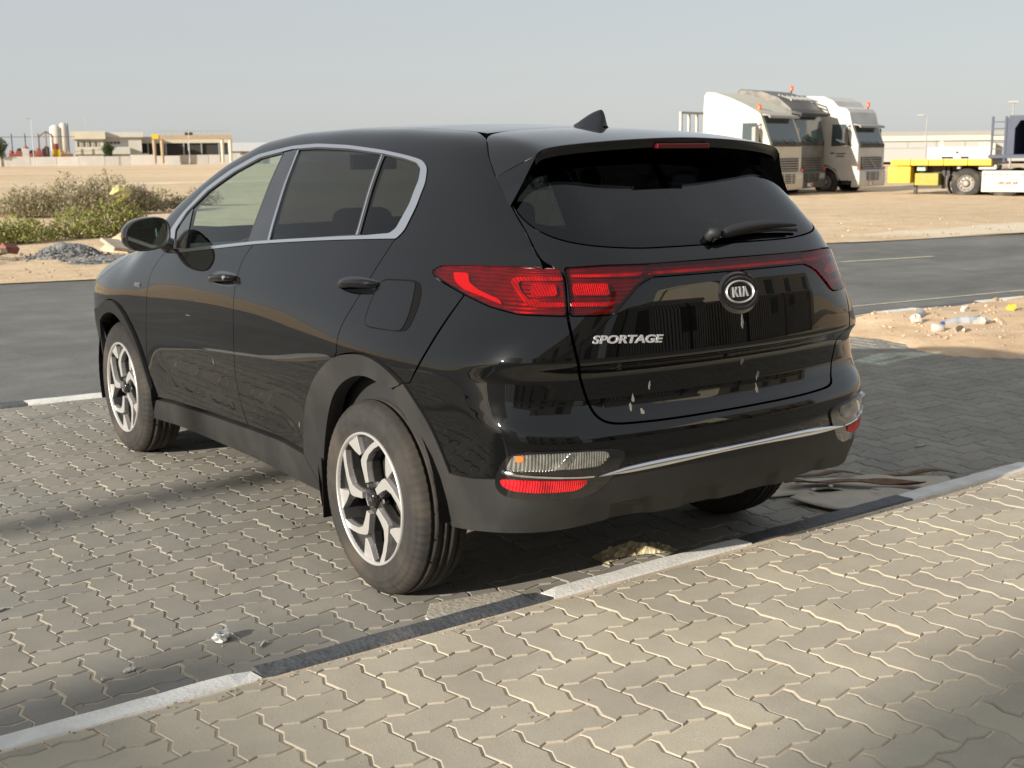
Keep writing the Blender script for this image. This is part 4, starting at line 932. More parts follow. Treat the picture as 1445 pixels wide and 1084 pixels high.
# tape scraps left on the tailgate
rs = random.Random(4)
for k,(a,z) in enumerate(d['scraps'][:7]+[(a+.02,z-.04) for a,z in d['scraps'][:1]]+[(a,z+.012) for a,z in d['scraps'][2:3]]):
    Fm = frame_at((a,z), .0012); mb = MB(); n = rs.randint(9,13); wx,wy = rs.uniform(.004,.011),rs.uniform(.009,.020)
    pl = [(wx*math.cos(2*PI*i/n)*rs.uniform(.4,1.1),wy*math.sin(2*PI*i/n)*rs.uniform(.3,1.15)+.4*wx*math.cos(2*PI*i/n)) for i in range(n)]
    mb.prism(pl,'z',0,.0012); local_mesh('tape_scrap', mb, M_tape, gate, Fm)
for k,(y,z,wx,wy) in enumerate(((1.36,.66,.004,.016),(1.78,.60,.007,.003),(.57,.50,.004,.014),(1.60,.84,.03,.0015))):
    Fm = frame_at((y, math.atan2(z-1.0,.66)), .0008, 'G', (0,1,0)); mb = MB(); mb.prism([(-wx,-wy),(-wx*.2,-wy*.7),(wx,wy*.2),(wx*.6,wy),(-wx*.3,wy*.5)],'z',0,.0006); local_mesh('scratch_mark', mb, M_tape, fdoor[0] if y > 1.1 else rdoor[0], Fm)
mb = MB(); mb.prism(ell(.007,.007,12),'z',0,.001); local_mesh('screw_hole', mb, M_dark, gate, frame_at((-.035,.88),.001))
mb = MB()
for k in range(3): mb.box((-.014+.014*k,0,.0015),(.009,.014,.003))
text_mesh('awd_badge', 'AWD', .03, .0015, M_chrome, car, frame_at((2.262, math.atan2(.920-1,.922-.25)), .002, 'G', (0,-1,0)), shear=.1)
# ---- door handles
def handle(y, z, door, s, lock):
    e = [(-.16,-.1),(-.11,.024),(-.02,.034),(.10,.03),(.15,.012),(.155,-.012),(.09,-.026),(-.03,-.030),(-.12,-.024)]
    P = [(y-a, math.atan2(z+b-1.0, .915-.25)) for a,b in e]
    P[0] = (y+.155, math.atan2(z-.0-1.0,.665))
    panel('handle_cup', 'G', P, M_dark if False else M_piano, door, (s,), off=.0012, step=.02, flange=0, r=.02, gap=0)
    path = []
    for t in np.linspace(-1,1,13):
        q = surf_pts('G', [(y-.115*t, math.atan2(z+.006*(1-t*t)+.012*t-1.0,.665))], .004+.036*(1-abs(t)**3.2))[0]
        path.append(Vector((q[0]*-s,q[1],q[2])))
    mb = MB(); n = 12; vs = []; fs = []
    for i,p in enumerate(path):
        tt = abs(-1+2*i/12); hz = .0155*(1-.35*tt**4); wx = .0105
        for k in range(n):
            a = 2*PI*k/n; vs.append(p+Vector((wx*math.cos(a),0,hz*math.copysign(abs(math.sin(a))**.8,math.sin(a)))))
    for i in range(12): fs += [(i*n+k,i*n+(k+1)%n,(i+1)*n+(k+1)%n,(i+1)*n+k) for k in range(n)]
    fs += [tuple(range(n)),tuple(12*n+k for k in range(n))]
    mb.add(vs,fs); h_ = mb.build('handle', M_paint, door, smooth=True)
    if lock:
        q = surf_pts('G', [(y-.075, math.atan2(z+.01-1.0,.665))], .046)[0]; mb = MB(); mb.lathe([(0,.0),(0,.009),(.004,.010),(.010,.010)],16,'x',(q[0]*-s-.004*(-s) if False else q[0]*-s,q[1],q[2])); mb.build('lock_barrel', M_chrome, door, smooth=True)
for k,s in ((0,-1),(1,1)):
    handle(1.215,1.028,fdoor[k],s,s < 0); handle(.125,1.094,rdoor[k],s,False)
# ---- mirrors
def side_mirror(s):
    c = Vector((.968*s,1.96,1.183)); mb = MB(); V = []; F = []; n = 28
    secs = [(-.034,.985),(-.022,1.02),(.0,1.03),(.03,1.0),(.065,.86),(.09,.60),(.10,.3)]
    def outline(k, sc):
        a = 2*PI*k/n; cx,sz = math.cos(a),math.sin(a)
        x = .108*math.copysign(abs(cx)**.72,cx); z = .076*math.copysign(abs(sz)**.72,sz)
        x2 = x*sc; z2 = z*sc+ (-.012 if True else 0)*(x/.108) * (-1)*s*s*0
        z2 += .010*(x*s<0 and 1 or -0.6)*abs(x)/.108*0
        # outer end lower and rounder
        t = (x*1)/.108
        z2 *= (1-.16*max(0,t)**2)
        return Vector((x2*s, 0, z2+.02*(-t)*.45))
    for dy,sc in secs:
        for k in range(n): p = outline(k,sc); V.append(c+Vector((p.x,dy,p.z)))
    for i in range(len(secs)-1): F += [(i*n+k,i*n+(k+1)%n,(i+1)*n+(k+1)%n,(i+1)*n+k) for k in range(n)]
    F.append(tuple((len(secs)-1)*n+k for k in range(n)))
    o = mesh_obj('wing_mirror', V, F, M_paint, car, smooth=True)
    rimv = []; rf = []
    for dy,sc in ((-.034,.985),(-.038,.95),(-.034,.90),(-.020,.875)):
        for k in range(n): p = outline(k,sc); rimv.append(c+Vector((p.x,dy,p.z)))
    for i in range(3): rf += [(i*n+k,i*n+(k+1)%n,(i+1)*n+(k+1)%n,(i+1)*n+k) for k in range(n)]
    mesh_obj('mirror_rim', rimv, rf, M_clad, o, smooth=True)
    gv = [c+Vector((outline(k,.885).x,-.024,outline(k,.885).z)) for k in range(n)]
    # glass tilted a little outward
    mesh_obj('mirror_glass', [Vector((p.x,p.y+.10*(p.x-c.x)*-s*.6,p.z)) for p in gv], [tuple(range(n))], M_mirror, o)
    mb = MB(); mb.tube([(.90*s,1.985,1.155),(.865*s,1.985,1.13),(.83*s,1.97,1.115)], [.034,.036,.045], 12); mb.build('mirror_arm', M_piano, o, smooth=True)
    return o
side_mirror(-1); side_mirror(1)
# ---- wheels
WR, WRF = .350, .2355
def tyre_mod(j,k,a,r):
    return r-(.0034 if (j in TR_S and k%3 == 0) or (j in TR_B and (k+j)%9 == 0) else 0)
prof_t = [(.030,.222),(.016,.228),(.010,.2365),(.006,.245),(.0065,.252),(.004,.256),(.0005,.272),(-.001,.288),(.000,.292),(.0015,.2935),(.004,.308),(.010,.322),(.0125,.3235),(.0135,.3265),(.021,.335),(.031,.342),(.046,.3465),(.054,.348),(.0545,.340),(.0635,.340),(.064,.3490),(.092,.3500),(.0925,.341),(.1025,.341),(.103,.3500)]
TR_S = {j for j,(a,r) in enumerate(prof_t) if .009 < a < .05 and r > .3215 and j < 18}
TR_B = {j for j,(a,r) in enumerate(prof_t) if a > .06 and r > .345 and j != len(prof_t)-1}
prof_full = prof_t+[(.222-a,r) for a,r in reversed(prof_t)]
TR_S |= {len(prof_full)-1-j for j in TR_S}
mb = MB(); mb.lathe(prof_full, 216, 'x', mod=tyre_mod); nj_ = len(prof_full)
for k in range(0,216,3):
    for j in TR_S:
        v = mb.v[k*nj_+j]; v.x += .0035 if j < nj_//2 else -.0035
P_tyre = (mb.v, mb.f)
mb = MB(); mb.lathe([(.010,.2375),(.003,.2365),(.001,.2315),(.006,.2275),(.016,.2255)], 96); P_lip = (mb.v, mb.f)
mb = MB(); mb.lathe([(.015,.2258),(.05,.215),(.11,.205),(.19,.215)], 72); P_bar = (mb.v, mb.f)
def pol(r,a): return (r*math.cos(a), r*math.sin(a))
def spoke_geo():
    dark = MB(); face = MB()
    for k in range(5):
        b = 2*PI*k/5
        P = lambda r,dg: pol(r, b+R(dg))
        # blade from the hub to an elbow, arm bending on to the rim, separate wedge beside a sunk pocket
        body = [P(.040,-30),P(.07,-17),P(.10,-13),P(.130,-12),P(.17,-16),P(.2265,-24),P(.2265,-8),P(.2265,8),P(.2265,24),P(.2265,40.5),P(.17,24),P(.132,11.5),P(.10,11),P(.07,15),P(.040,32)]
        dark.prism(body,'x',.031,.066)
        f1 = [P(.058,-13),P(.09,-10.5),P(.122,-9.5),P(.141,-7),P(.151,-1),P(.173,11),P(.200,22.5),P(.2275,31.5),P(.2275,39.5),P(.19,28.5),P(.158,17),P(.130,9),P(.10,8),P(.075,9),P(.058,11)]
        f2 = [P(.1575,-7.5),P(.18,-15.5),P(.2275,-23),P(.2275,-4),P(.188,-3.5),P(.161,-2.6)]
        for f in (f1,f2): face.prism(f,'x',.0125,.035)
    return dark, face
dk, fc = spoke_geo()
def wheel(loc, s, rot, name='wheel'):
    root = empty(name, loc, 0, parent=car)
    root.rotation_euler = (rot, 0, 0 if s < 0 else PI)
    def sub(nm, geo, m, sm=True, bev=0):
        key = 'w_'+nm
        if key in PCACHE: o = bpy.data.objects.new(nm, PCACHE[key]); link(o, root)
        else:
            o = mesh_obj(nm, geo[0], geo[1], m, root, smooth=sm); PCACHE[key] = o.data
        if bev: b_ = o.modifiers.new('bevel','BEVEL'); b_.width = bev; b_.segments = 2; b_.limit_method = 'ANGLE'; b_.angle_limit = R(35)
        return o
    sub('tyre', P_tyre, M_rub); sub('rim', P_lip, M_mach); sub('rim_barrel', P_bar, M_alloyd)
    sub('spokes', (dk.v,dk.f), M_alloyd, False, .004); sub('spoke_faces', (fc.v,fc.f), M_mach, False, .0012)
    m1 = MB(); m1.lathe([(.010,.0),(.010,.026),(.014,.031),(.024,.033),(.060,.040)],32); sub('hub_cap',(m1.v,m1.f),M_piano)
    m1 = MB(); m1.lathe([(.030,0),(.030,.008),(.034,.0105),(.05,.0105)],6,'x')
    for k in range(5):
        c = pol(.057, 2*PI*(k+.5)/5); q = sub('wheel_nut',(m1.v,m1.f),M_chrome,False); q.location = (0,c[0],c[1])
    m1 = MB(); m1.lathe([(.085,.045),(.078,.10),(.080,.145),(.102,.145),(.102,.05)],48); sub('brake_disc',(m1.v,m1.f),M_disc)
    m1 = MB(); m1.lathe([(.104,.0),(.108,.21)],32); sub('back_plate',(m1.v,m1.f),M_dark)
    if 'w_t' not in PCACHE: PCACHE['w_t'] = None
    return root
M4 = lambda: None
wheel((-.918,0,.348), -1, R(.6)); wheel((-.912,2.655,.348), -1, R(-.7)); wheel((.918,0,.348), 1, R(40)); wheel((.912,2.655,.348), 1, R(5))
for w_ in [o for o in car.children if o.name.startswith('wheel')]:
    hc = [c for c in w_.children if c.name.startswith('hub_cap')][0]
    cu = text_mesh('hub_lettering','KIA',.022,.001,M_chrome,w_,Matrix.Identity(4)); cu.matrix_world = Matrix.Identity(4)
    cu.rotation_euler = (R(90),0,R(-90)); cu.location = (.0095,0,0); cu.scale = (1,1,1)
# wheel housings, floor pan, cabin
def housing(y, s):
    mb = MB(); n = 20; vs = []; fs = []
    for k in range(n+1):
        a = PI*(-.10+1.10*k/n); cy,cz = y+.43*math.cos(a), .36+.43*math.sin(a)
        vs += [(s*.895,cy,cz),(s*.58,cy,cz)]
    fs = [(2*k,2*k+1,2*k+3,2*k+2) for k in range(n)] + [tuple(2*k+1 for k in range(n+1))]
    mesh_obj('wheel_housing', vs, fs, M_dark, car)
for y in (-.01,2.65):
    for s in (-1,1): housing(y,s)
mb = MB(); mb.bb(-.83,.83,.45,2.2,.27,.34); mb.bb(-.58,.58,-.60,3.3,.33,.40); mb.bb(-.58,.58,-.74,-.60,.46,.52); mb.bb(-.70,.70,3.05,3.38,.27,.6)
mb.build('floor_pan', M_under, car)
mb = MB(); mb.tube([(.35,-.70,.42),(.35,-.3,.36),(.1,.6,.30),(.1,2.2,.30)],.03,10); mb.blob((.2,-.45,.42),(.30,.14,.07)); mb.build('exhaust', mat('exhaust_steel',(.18,.15,.12),.5,metal=.7,dust=.4), car, smooth=True)
mb = MB(); mb.tube([(-.75,0,.33),(.75,0,.33)],.04,8); mb.tube([(-.6,.2,.30),(.6,.2,.30)],.03,8); mb.build('rear_axle', M_under, car, smooth=True)
for s_ in (-1,1):
    mb = MB(); mb.box((s_*.8525,.3685,.305),(.105,.007,.23)); mb.build('mud_flap', M_dark, car)
# cabin
mb = MB(); mb.bb(-.80,.80,-.55,2.25,.36,.42); mb.bb(-.84,-.80,-.25,2.3,.36,1.02); mb.bb(.80,.84,-.25,2.3,.36,1.02); mb.bb(-.62,.62,-.60,-.56,.4,1.0)
mb.build('cabin_tub', M_dash, car)
mb = MB(); mb.prism([(2.45,.95),(2.45,1.08),(2.15,1.115),(1.90,1.09),(1.78,1.0),(1.80,.7),(2.1,.5)],'x',-.74,.74); mb.blob((-.36,1.90,1.10),(.20,.16,.055),14,8)
mb.build('dashboard', M_dash, car, bevel=.03)
mb = MB()
vs = []; n = 28
mb2 = [( -.36+.185*math.cos(2*PI*k/n), 1.66-.06*math.sin(2*PI*k/n), 1.00+.175*math.sin(2*PI*k/n)) for k in range(n)]
mb.tube(mb2+[mb2[0]], .016, 8, caps=False); mb.tube([(-.53,1.66,1.0),(-.19,1.66,1.0)],.02,6); mb.tube([(-.36,1.66,1.0),(-.36,1.85,.93)],.04,8)
mb.build('steering_wheel', M_dash, car, smooth=True)
def seat(x, y, wd, name='seat', rec=.18):
    root = empty(name, (x,y,.42), parent=car)
    mb = MB(); mb.box((0,.25,.10),(wd,.52,.16)); mb.build('seat_cushion', M_seat, root, bevel=.05, seg=3)
    mb = MB(); mb.prism([(-.02,.05),(.12,.05),(.0,.40),(-.06,.68),(-.17,.68),(-.14,.35)],'x',-wd/2,wd/2); mb.build('seat_back', M_seat, root, bevel=.045, seg=3)
    k = 2 if wd > .8 else 1
    for i in range(k):
        xx = 0 if k == 1 else (-.36 if i == 0 else .36)
        mb = MB(); mb.box((xx,-.13,.81),(.27,.11,.17)); mb.build('headrest', M_seat, root, bevel=.05, seg=3)
        mb = MB(); mb.tube([(xx-.06,-.12,.66),(xx-.06,-.13,.76)],.007,6); mb.tube([(xx+.06,-.12,.66),(xx+.06,-.13,.76)],.007,6); mb.build('headrest_post', M_chrome, root)
seat(-.38,1.08,.52); seat(.38,1.08,.52); seat(0,.14,1.26,'rear_bench')
mb = MB(); mb.box((0,1.52,1.50),(.24,.03,.07)); mb.tube([(0,1.52,1.53),(0,1.58,1.585)],.012,6); mb.build('rear_view_mirror', M_dash, car, bevel=.01)
mb = MB(); mb.bb(-.50,.50,-.10,1.30,1.555,1.585); mb.build('headlining', mat('headlining',(.30,.29,.27),.9), car)
mb = MB(); mb.bb(-.56,.56,-.55,-.02,.93,.95); mb.build('parcel_cover', M_dash, car)
mb = MB(); mb.box((0,3.5,.55),(.46,.02,.11)); mb.build('number_plate', mat('plate_white',(.7,.7,.68),.5), car, bevel=.004)
# ------------------------------------------------------------------ background
def polar(az, dist, z=0.0):
    a = R(az); return (CP[0]+math.sin(a)*dist, CP[1]+math.cos(a)*dist, z), -a
M_white = mat('aged_white_paint', (.58,.57,.53), .45, var=.06, vscale=2, dust=.5, dcol=(.45,.38,.29), dscale=1.5, coat=.2)
M_cream = mat('cream_paint', (.57,.54,.44), .5, var=.06, vscale=2, dust=.4, dcol=(.5,.42,.31), dscale=1.5)
M_grey = mat('grey_metallic_paint', (.14,.135,.125), .38, metal=.4, var=.1, vscale=3, dust=.5, dcol=(.38,.32,.25), dscale=2)
M_lgrey = mat('light_grey_plastic', (.34,.34,.33), .6, dust=.4)
M_blk = mat('black_plastic', (.022,.022,.023), .55, dust=.35, dscale=2)
M_truckglass = mat('dark_cab_glass', (.06,.085,.088), .08, coat=.35, spec=.5)
M_tyre2 = mat('truck_tyre', (.035,.033,.031), .85, dust=.6, dcol=(.22,.18,.13), dscale=3)
M_hub = mat('wheel_hub', (.32,.30,.27), .6, metal=.3, dust=.5)
M_yel = mat('yellow_paint', (.72,.44,.012), .5, var=.12, vscale=3, dust=.4, dcol=(.45,.36,.2), dscale=2)
M_olive = mat('olive_yellow_paint', (.34,.28,.02), .55, var=.15, dust=.4)
M_blue = mat('navy_paint', (.022,.035,.075), .5, var=.2, vscale=3, dust=.15, dcol=(.2,.2,.2), dscale=2)
M_orange = mat('orange_beacon', (.85,.13,.02), .3, coat=.4)
M_steel = mat('galvanised_steel', (.36,.36,.35), .5, metal=.5, var=.1)
M_redl = mat('red_print', (.6,.05,.03), .5)
M_bldg = mat('cream_render', (.58,.53,.42), .9, var=.06, vscale=.4, dust=.3, dcol=(.42,.35,.27), dscale=.3)
M_bldg2 = mat('pale_grey_render', (.52,.50,.45), .9, var=.06, vscale=.4, dust=.3, dcol=(.42,.35,.27), dscale=.3)
M_shed = mat('shed_sheeting', (.50,.46,.36), .7, var=.05, vscale=.5)
M_int = mat('shed_interior', (.035,.033,.03), .9)  # near-black for the shade inside the shed, also on machine parts
M_win = mat('building_window', (.05,.055,.06), .15, coat=.5)
M_tan = mat('crane_tan_paint', (.36,.27,.17), .6, var=.1, vscale=.6, dust=.4)
M_wallp = mat('precast_wall', (.50,.48,.44), .9, var=.10, vscale=.25, rnd=.12, dust=.35, dcol=(.40,.33,.25), dscale=.3)
M_red = mat('red_machine_paint', (.30,.085,.06), .6, var=.3, vscale=.8)
M_rust = mat('rusty_steel', (.22,.10,.05), .8, var=.3, vscale=2)
def arc(cy,cz,r,a0,a1,n): return [(cy+r*math.cos(R(a0+(a1-a0)*i/n)), cz+r*math.sin(R(a0+(a1-a0)*i/n))) for i in range(n+1)]
mb = MB(); mb.lathe([(.0,.0),(.02,.10),(.03,.12),(.10,.14),(.12,.25),(.02,.28),(0,.30),(-.015,.40),(.01,.47),(.05,.495),(.09,.50),(.15,.50),(.20,.50),(.25,.495),(.29,.46),(.30,.30)],40); TW_V, TW_F = mb.v, mb.f
mbh = MB(); mbh.lathe([(-.02,.0),(-.02,.07),(.0,.10),(.08,.12),(.10,.22),(.03,.262),(.02,.285)],24)
for k in range(10): a = 2*PI*k/10; mbh.box((.035,.20*math.cos(a),.20*math.sin(a)),(.06,.035,.035))
def truck_wheel(x, y, par, side):
    r = empty('wheel', (x,y,.5), 0 if side < 0 else PI, parent=par)
    for nm,v,f,m_ in (('tyre',TW_V[0:0] or TW_V,TW_F,M_tyre2),('rim',mbh.v,mbh.f,M_hub)):
        k = 'tw_'+nm
        if k in PCACHE: o = bpy.data.objects.new(nm, PCACHE[k]); link(o,r)
        else: o = mesh_obj(nm, v, f, m_, r, smooth=(nm == 'tyre')); PCACHE[k] = o.data
def lorry(loc, rz, label, body, prof, ws, kind, sc=.95):
    t = empty('lorry', loc, rz, label, 'lorry', 'lorries parked side by side on the sand'); t.scale = (sc,)*3
    hw = 1.23
    m = MB(); m.prism(prof, 'x', -hw, hw); cab = m.build('cab', body, t, bevel=.05, seg=2)
    (y0,z0),(y1,z1) = ws                                     # windscreen lower and upper edge
    def fp(y,z,o=.012): return (y+o, z+o*.3)
    m = MB(); a0 = fp(y0,z0); a1 = fp(y1,z1); m.add([(-1.10,*a0),(1.10,*a0),(1.04,*a1),(-1.04,*a1)]+[(-1.10,a0[0]-.03,a0[1]),(1.10,a0[0]-.03,a0[1]),(1.04,a1[0]-.03,a1[1]),(-1.04,a1[0]-.03,a1[1])],[(0,1,2,3),(0,4,5,1),(1,5,6,2),(2,6,7,3),(3,7,4,0)])
    m.build('windscreen', M_truckglass, t)
    m = MB(); m.prism([(a0[0]+.01,a0[1]-.10),(a0[0]+.035,a0[1]-.02),(a0[0]+.012,a0[1]+.06),(a0[0]-.05,a0[1]+.05),(a0[0]-.05,a0[1]-.10)],'x',-1.12,1.12); m.build('windscreen_base', M_blk, t)
    m = MB()
    for sx in (-.75,-.1,.5): m.tube([(sx,a0[0]+.04,a0[1]+.0),(sx+.45,a0[0]+.0-.12*(0),a0[1]+.16)],.014,5)
    tag(m.build('wiper', M_blk, t), kind='stuff')
    m = MB(); m.prism([(y1+.02,z1+.02),(y1+.30,z1-.04),(y1+.34,z1-.13),(y1+.30,z1-.14),(y1+.24,z1-.06),(y1,z1-.04)],'x',-1.13,1.13); m.build('sun_visor', M_lgrey if kind != 'grey' else M_grey, t, bevel=.015)
    for s in (-1,1):
        X = s*(hw+.006)
        def side(nm, pl, m_, d_=.012, bev=0):
            mm_ = MB(); mm_.prism(pl,'x',s*hw-.01*s,s*(hw+d_)); return mm_.build(nm, m_, t, bevel=bev)
        dr = side('cab_door', [(-.22,.62),(-.22,1.30),(-.18,1.9),(-.42,2.78),(-.55,2.84),(-1.18,2.84),(-1.22,2.7),(-1.22,1.15),(-.9,1.0),(-.72,.62)], body, .012, .004)
        mm_ = MB(); mm_.prism([(-.32,1.92),(-.52,2.72),(-1.10,2.72),(-1.12,1.88)],'x',s*hw,s*(hw+.02)); mm_.build('side_window', M_truckglass, dr)
        mm_ = MB(); mm_.box((s*(hw+.025),-1.05,1.62),(.03,.16,.05)); mm_.build('handle', M_blk, dr)
        if kind == 'tall' and s > 0:
            for zz,yy,ln in ((1.60,-.70,.40),(1.50,-.74,.34)):
                mm_ = MB(); mm_.box((s*(hw+.014),yy,zz),(.006,ln,.045)); mm_.build('door_print', M_blk, dr)
        # mirror on arms
        mm_ = MB(); mm_.box((s*(hw+.30),-.42,2.25),(.30,.16,.66)); mr = mm_.build('mirror', M_lgrey if kind == 'low' else M_blk, t, bevel=.04)
        mm_ = MB(); mm_.tube([(s*hw,-.35,2.68),(s*(hw+.28),-.42,2.56)],.022,5); mm_.tube([(s*hw,-.25,1.92),(s*(hw+.28),-.42,1.95)],.022,5); mm_.build('mirror_arm', M_blk, mr)
        mm_ = MB(); mm_.prism(arc(-1.36,.5,.64,8,165,12)+arc(-1.36,.5,.57,165,8,12),'x',s*(hw-.28),s*(hw+.05)); mm_.build('mudguard', M_lgrey if kind != 'grey' else M_grey, t)
        mm_ = MB(); mm_.box((s*.98,-3.55,.62),(.5,1.1,.55)); mm_.build('fuel_tank', M_steel, t, bevel=.08)
        mm_ = MB(); mm_.box((s*(hw-.1),-.45,.45),(.2,.4,.06)); mm_.box((s*(hw-.1),-.45,.75),(.2,.4,.05)); tag(mm_.build('cab_steps', M_blk, t), kind='stuff')
        truck_wheel(s*1.16,-1.36,t,-1 if s < 0 else 1) if False else None
        for yy in (-1.36,-4.9): truck_wheel(s*1.20,yy,t,s)
    # front: grille with slats, bumper, lamps
    gz0,gz1 = .98,1.46
    m = MB(); m.prism([(y0+.0,gz0),(y0+.03,gz0),(y0+.03,gz1),(y0,gz1)],'x',-.95,.95); g = m.build('grille', M_blk, t)
    for k in range(5):
        m = MB(); m.box((0,y0+.04,gz0+.06+k*.09),(1.80,.035,.035)); m.build('grille_slat', M_lgrey if kind != 'grey' else M_grey, g)
    if kind == 'tall':
        m = MB(); m.box((0,y0+.065,gz0+.24),(.05,.02,.60),Matrix.Rotation(R(58),3,'Y')); m.build('grille_badge', M_steel, g)
    bm_ = body if kind != 'grey' else M_grey
    m = MB(); m.prism([(y0-.25,.30),(y0+.07,.32),(y0+.10,.55),(y0+.09,.92),(y0+.02,.97),(y0-.25,.97)],'x',-1.24,1.24); bu = m.build('bumper', bm_, t, bevel=.05)
    m = MB(); m.box((0,y0+.095,.72),(1.15,.02,.34)); bg = m.build('lower_grille', M_blk, bu)
    for k in range(4):
        m = MB(); m.box((0,y0+.11,.60+.08*k),(1.13,.02,.022)); m.build('grille_slat', bm_, bg) if False else m.build('slat', bm_, bu)
    for k in (-.28,.28):
        m = MB(); m.box((k,y0+.112,.72),(.035,.02,.34)); m.build('grille_post', bm_, bu)
    for s in (-1,1):
        m = MB(); m.box((s*.92,y0+.085,.76),(.42,.05,.22)); hl = m.build('headlight', mat('headlight_glass',(.45,.46,.46),.15,metal=.3,coat=1) if s < 0 else bpy.data.materials['headlight_glass'], t, bevel=.03)
        m = MB(); m.box((s*1.19,y0+.02,1.02),(.08,.1,.10)); m.build('indicator', M_orange, t)
    m = MB(); m.box((.15,y0+.115,.44),(.40,.02,.14)); pl = m.build('number_plate', bpy.data.materials['plate_white'], t)
    m = MB(); m.box((.04,y0+.128,.44),(.10,.006,.10)); m.build('plate_mark', M_redl, pl)
    # chassis
    m = MB(); m.bb(-.45,.45,-6.0,-.3,.62,.88); m.build('chassis', M_blk, t)
    top = max(p[1] for p in prof)
    for (bx,by,bz) in (((.75,-.72,3.20),) if kind == 'low' else (((-.2,-.95,top-.08),) if kind == 'grey' else ((-.85,-.6,3.42),))):
        m = MB(); m.tube([(bx,by,bz-.08),(bx,by,bz)],.03,8); bs = m.build('beacon_base', M_blk, t)
        m = MB(); m.lathe([(bz,.075),(bz+.14,.075),(bz+.19,.045),(bz+.20,0)],12,'z',(bx,by,0)); m.build('beacon', M_orange, bs, smooth=True)
    return t
archp = arc(-1.36,.5,.66,176,5,10)
P_low = [(.03,.55),(.03,.98),(0,1.02),(0,1.98),(-.40,3.02),(-.52,3.12),(-1.0,3.36),(-1.6,3.62),(-2.25,3.83),(-2.62,3.87),(-2.72,3.75),(-2.75,3.3),(-2.75,1.0),(-2.25,.95)]+archp
P_tall = [(.03,.55),(.03,.98),(0,1.02),(0,1.92),(-.30,2.72),(-.33,2.84),(-.42,3.18),(-.55,3.32),(-.9,3.40),(-1.1,3.62),(-1.5,3.80),(-2.45,3.86),(-2.52,3.7),(-2.55,1.0),(-2.2,.95)]+archp
P_grey = [(.03,.45),(.03,1.0),(.02,2.02),(-.16,3.12),(-.20,3.28),(-.75,3.72),(-1.5,3.98),(-2.4,4.08),(-2.5,3.95),(-2.52,1.0),(-2.25,.95)]+archp
YZ = -.12
lorry((29.72,25.72,YZ), R(194.5), 'white lorry cab with sloping roof deflector, nearest the black car', M_cream, P_low, ((0,1.98),(-.40,3.02)), 'low')
lorry((32.22,26.85,YZ), R(194.5), 'grey lorry cab standing between the two white lorries', M_grey, P_grey, ((.02,2.02),(-.16,3.12)), 'grey')
lorry((35.2,26.45,YZ), R(194.5), 'white lorry cab with dark print on its door, beside the yellow trailer', M_white, P_tall, ((0,1.92),(-.30,2.72)), 'tall')
g_ = [o for o in bpy.data.objects if o.name.startswith('lorry')][1]
m = MB()
for k in range(6): m.tube([(-1.0+.4*k,-.75,3.78),(-1.0+.4*k,-.3,3.62)],.03,6)
m.tube([(-1.1,-.28,3.60),(1.1,-.28,3.60)],.03,6); m.tube([(-1.1,-.78,3.80),(1.1,-.78,3.80)],.03,6); m.build('roof_rack', M_steel, g_)
m = MB(); m.prism([(-.2,3.22),(.22,3.12),(.24,3.05),(.16,3.04),(-.2,3.12)],'x',-1.2,1.2); m.build('visor_board', M_blk, g_)
# flatbed with a white tubular headboard behind the first lorry
fb = empty('flatbed_trailer', (31.9,32.4,YZ), R(194.5), 'flatbed trailer with a white tubular headboard behind the first lorry', 'trailer')
m = MB(); m.bb(-1.25,1.25,-9,0,1.15,1.35); m.build('deck', M_steel, fb)
for k in range(5):
    m = MB(); m.box((-1.18+.59*k,.02,2.25),(.09 if k in (0,4) else .07,.09,1.85)); m.build('headboard_post', M_cream, fb)
for zz in (1.45,3.14):
    m = MB(); m.box((0,.02,zz),(2.45,.07,.09)); m.build('headboard_rail', M_cream, fb)
for s in (-1,1):
    for yy in (-7.2,-5.9): truck_wheel(s*1.1,yy,fb,s)
# yellow low deck trailer with a tractor chassis and a navy steel body
yt = empty('deck_trailer', (35.13,22.0,YZ), R(201.1), 'trailer with yellow deck edge and yellow boxes under it', 'trailer')
for k,(a,b) in enumerate(((-2.55,-1.85),(-1.85,-1.25),(-1.25,-.75),(-.75,.05),(.05,.82))):
    m = MB(); m.bb(.9,1.22,a+.01,b-.01,1.10,1.31); m.build('deck_edge', M_yel, yt, bevel=.012)
m = MB(); m.bb(-1.22,.9,-2.55,.82,1.12,1.29); m.build('deck', M_steel, yt)
m = MB(); m.bb(.55,1.16,-2.64,-1.86,.50,1.07); m.build('tool_box', M_yel, yt, bevel=.02)
m = MB(); m.bb(.55,1.10,-1.72,-.92,.42,.84); m.build('battery_box', M_olive, yt, bevel=.02)
m = MB(); m.bb(.7,1.0,-1.68,-1.40,.92,1.06); m.build('lamp_box', mat('pale_green_box',(.35,.5,.42),.5), yt)
for yy in (-1.80,-.85,-.70):
    m = MB(); m.bb(.55,.68,yy-.05,yy+.05,0 if yy < -1.5 else .3,1.1); m.build('landing_leg', M_blk, yt)
m = MB(); m.bb(-.5,.5,-2.5,.8,.75,1.1); m.build('trailer_frame', M_blk, yt)
tr_ = empty('tractor_unit', (35.13,22.0,YZ), R(201.1), 'cream tractor chassis with dusty wheel under the navy body', 'lorry')
for s in (-1,1):
    for yy in (0,1.25): truck_wheel(s*1.12,yy,tr_,s)
m = MB(); m.bb(1.0,1.16,.52,6.2,.22,.92); sk = m.build('side_skirt', M_cream, tr_, bevel=.02)
for k in range(18):
    if k in (8,9): continue
    m = MB(); m.box((1.166,.62+.12*k,.80),(.006,.07,.035)); m.build('skirt_mark', M_tan if k%2 else M_redl, sk)
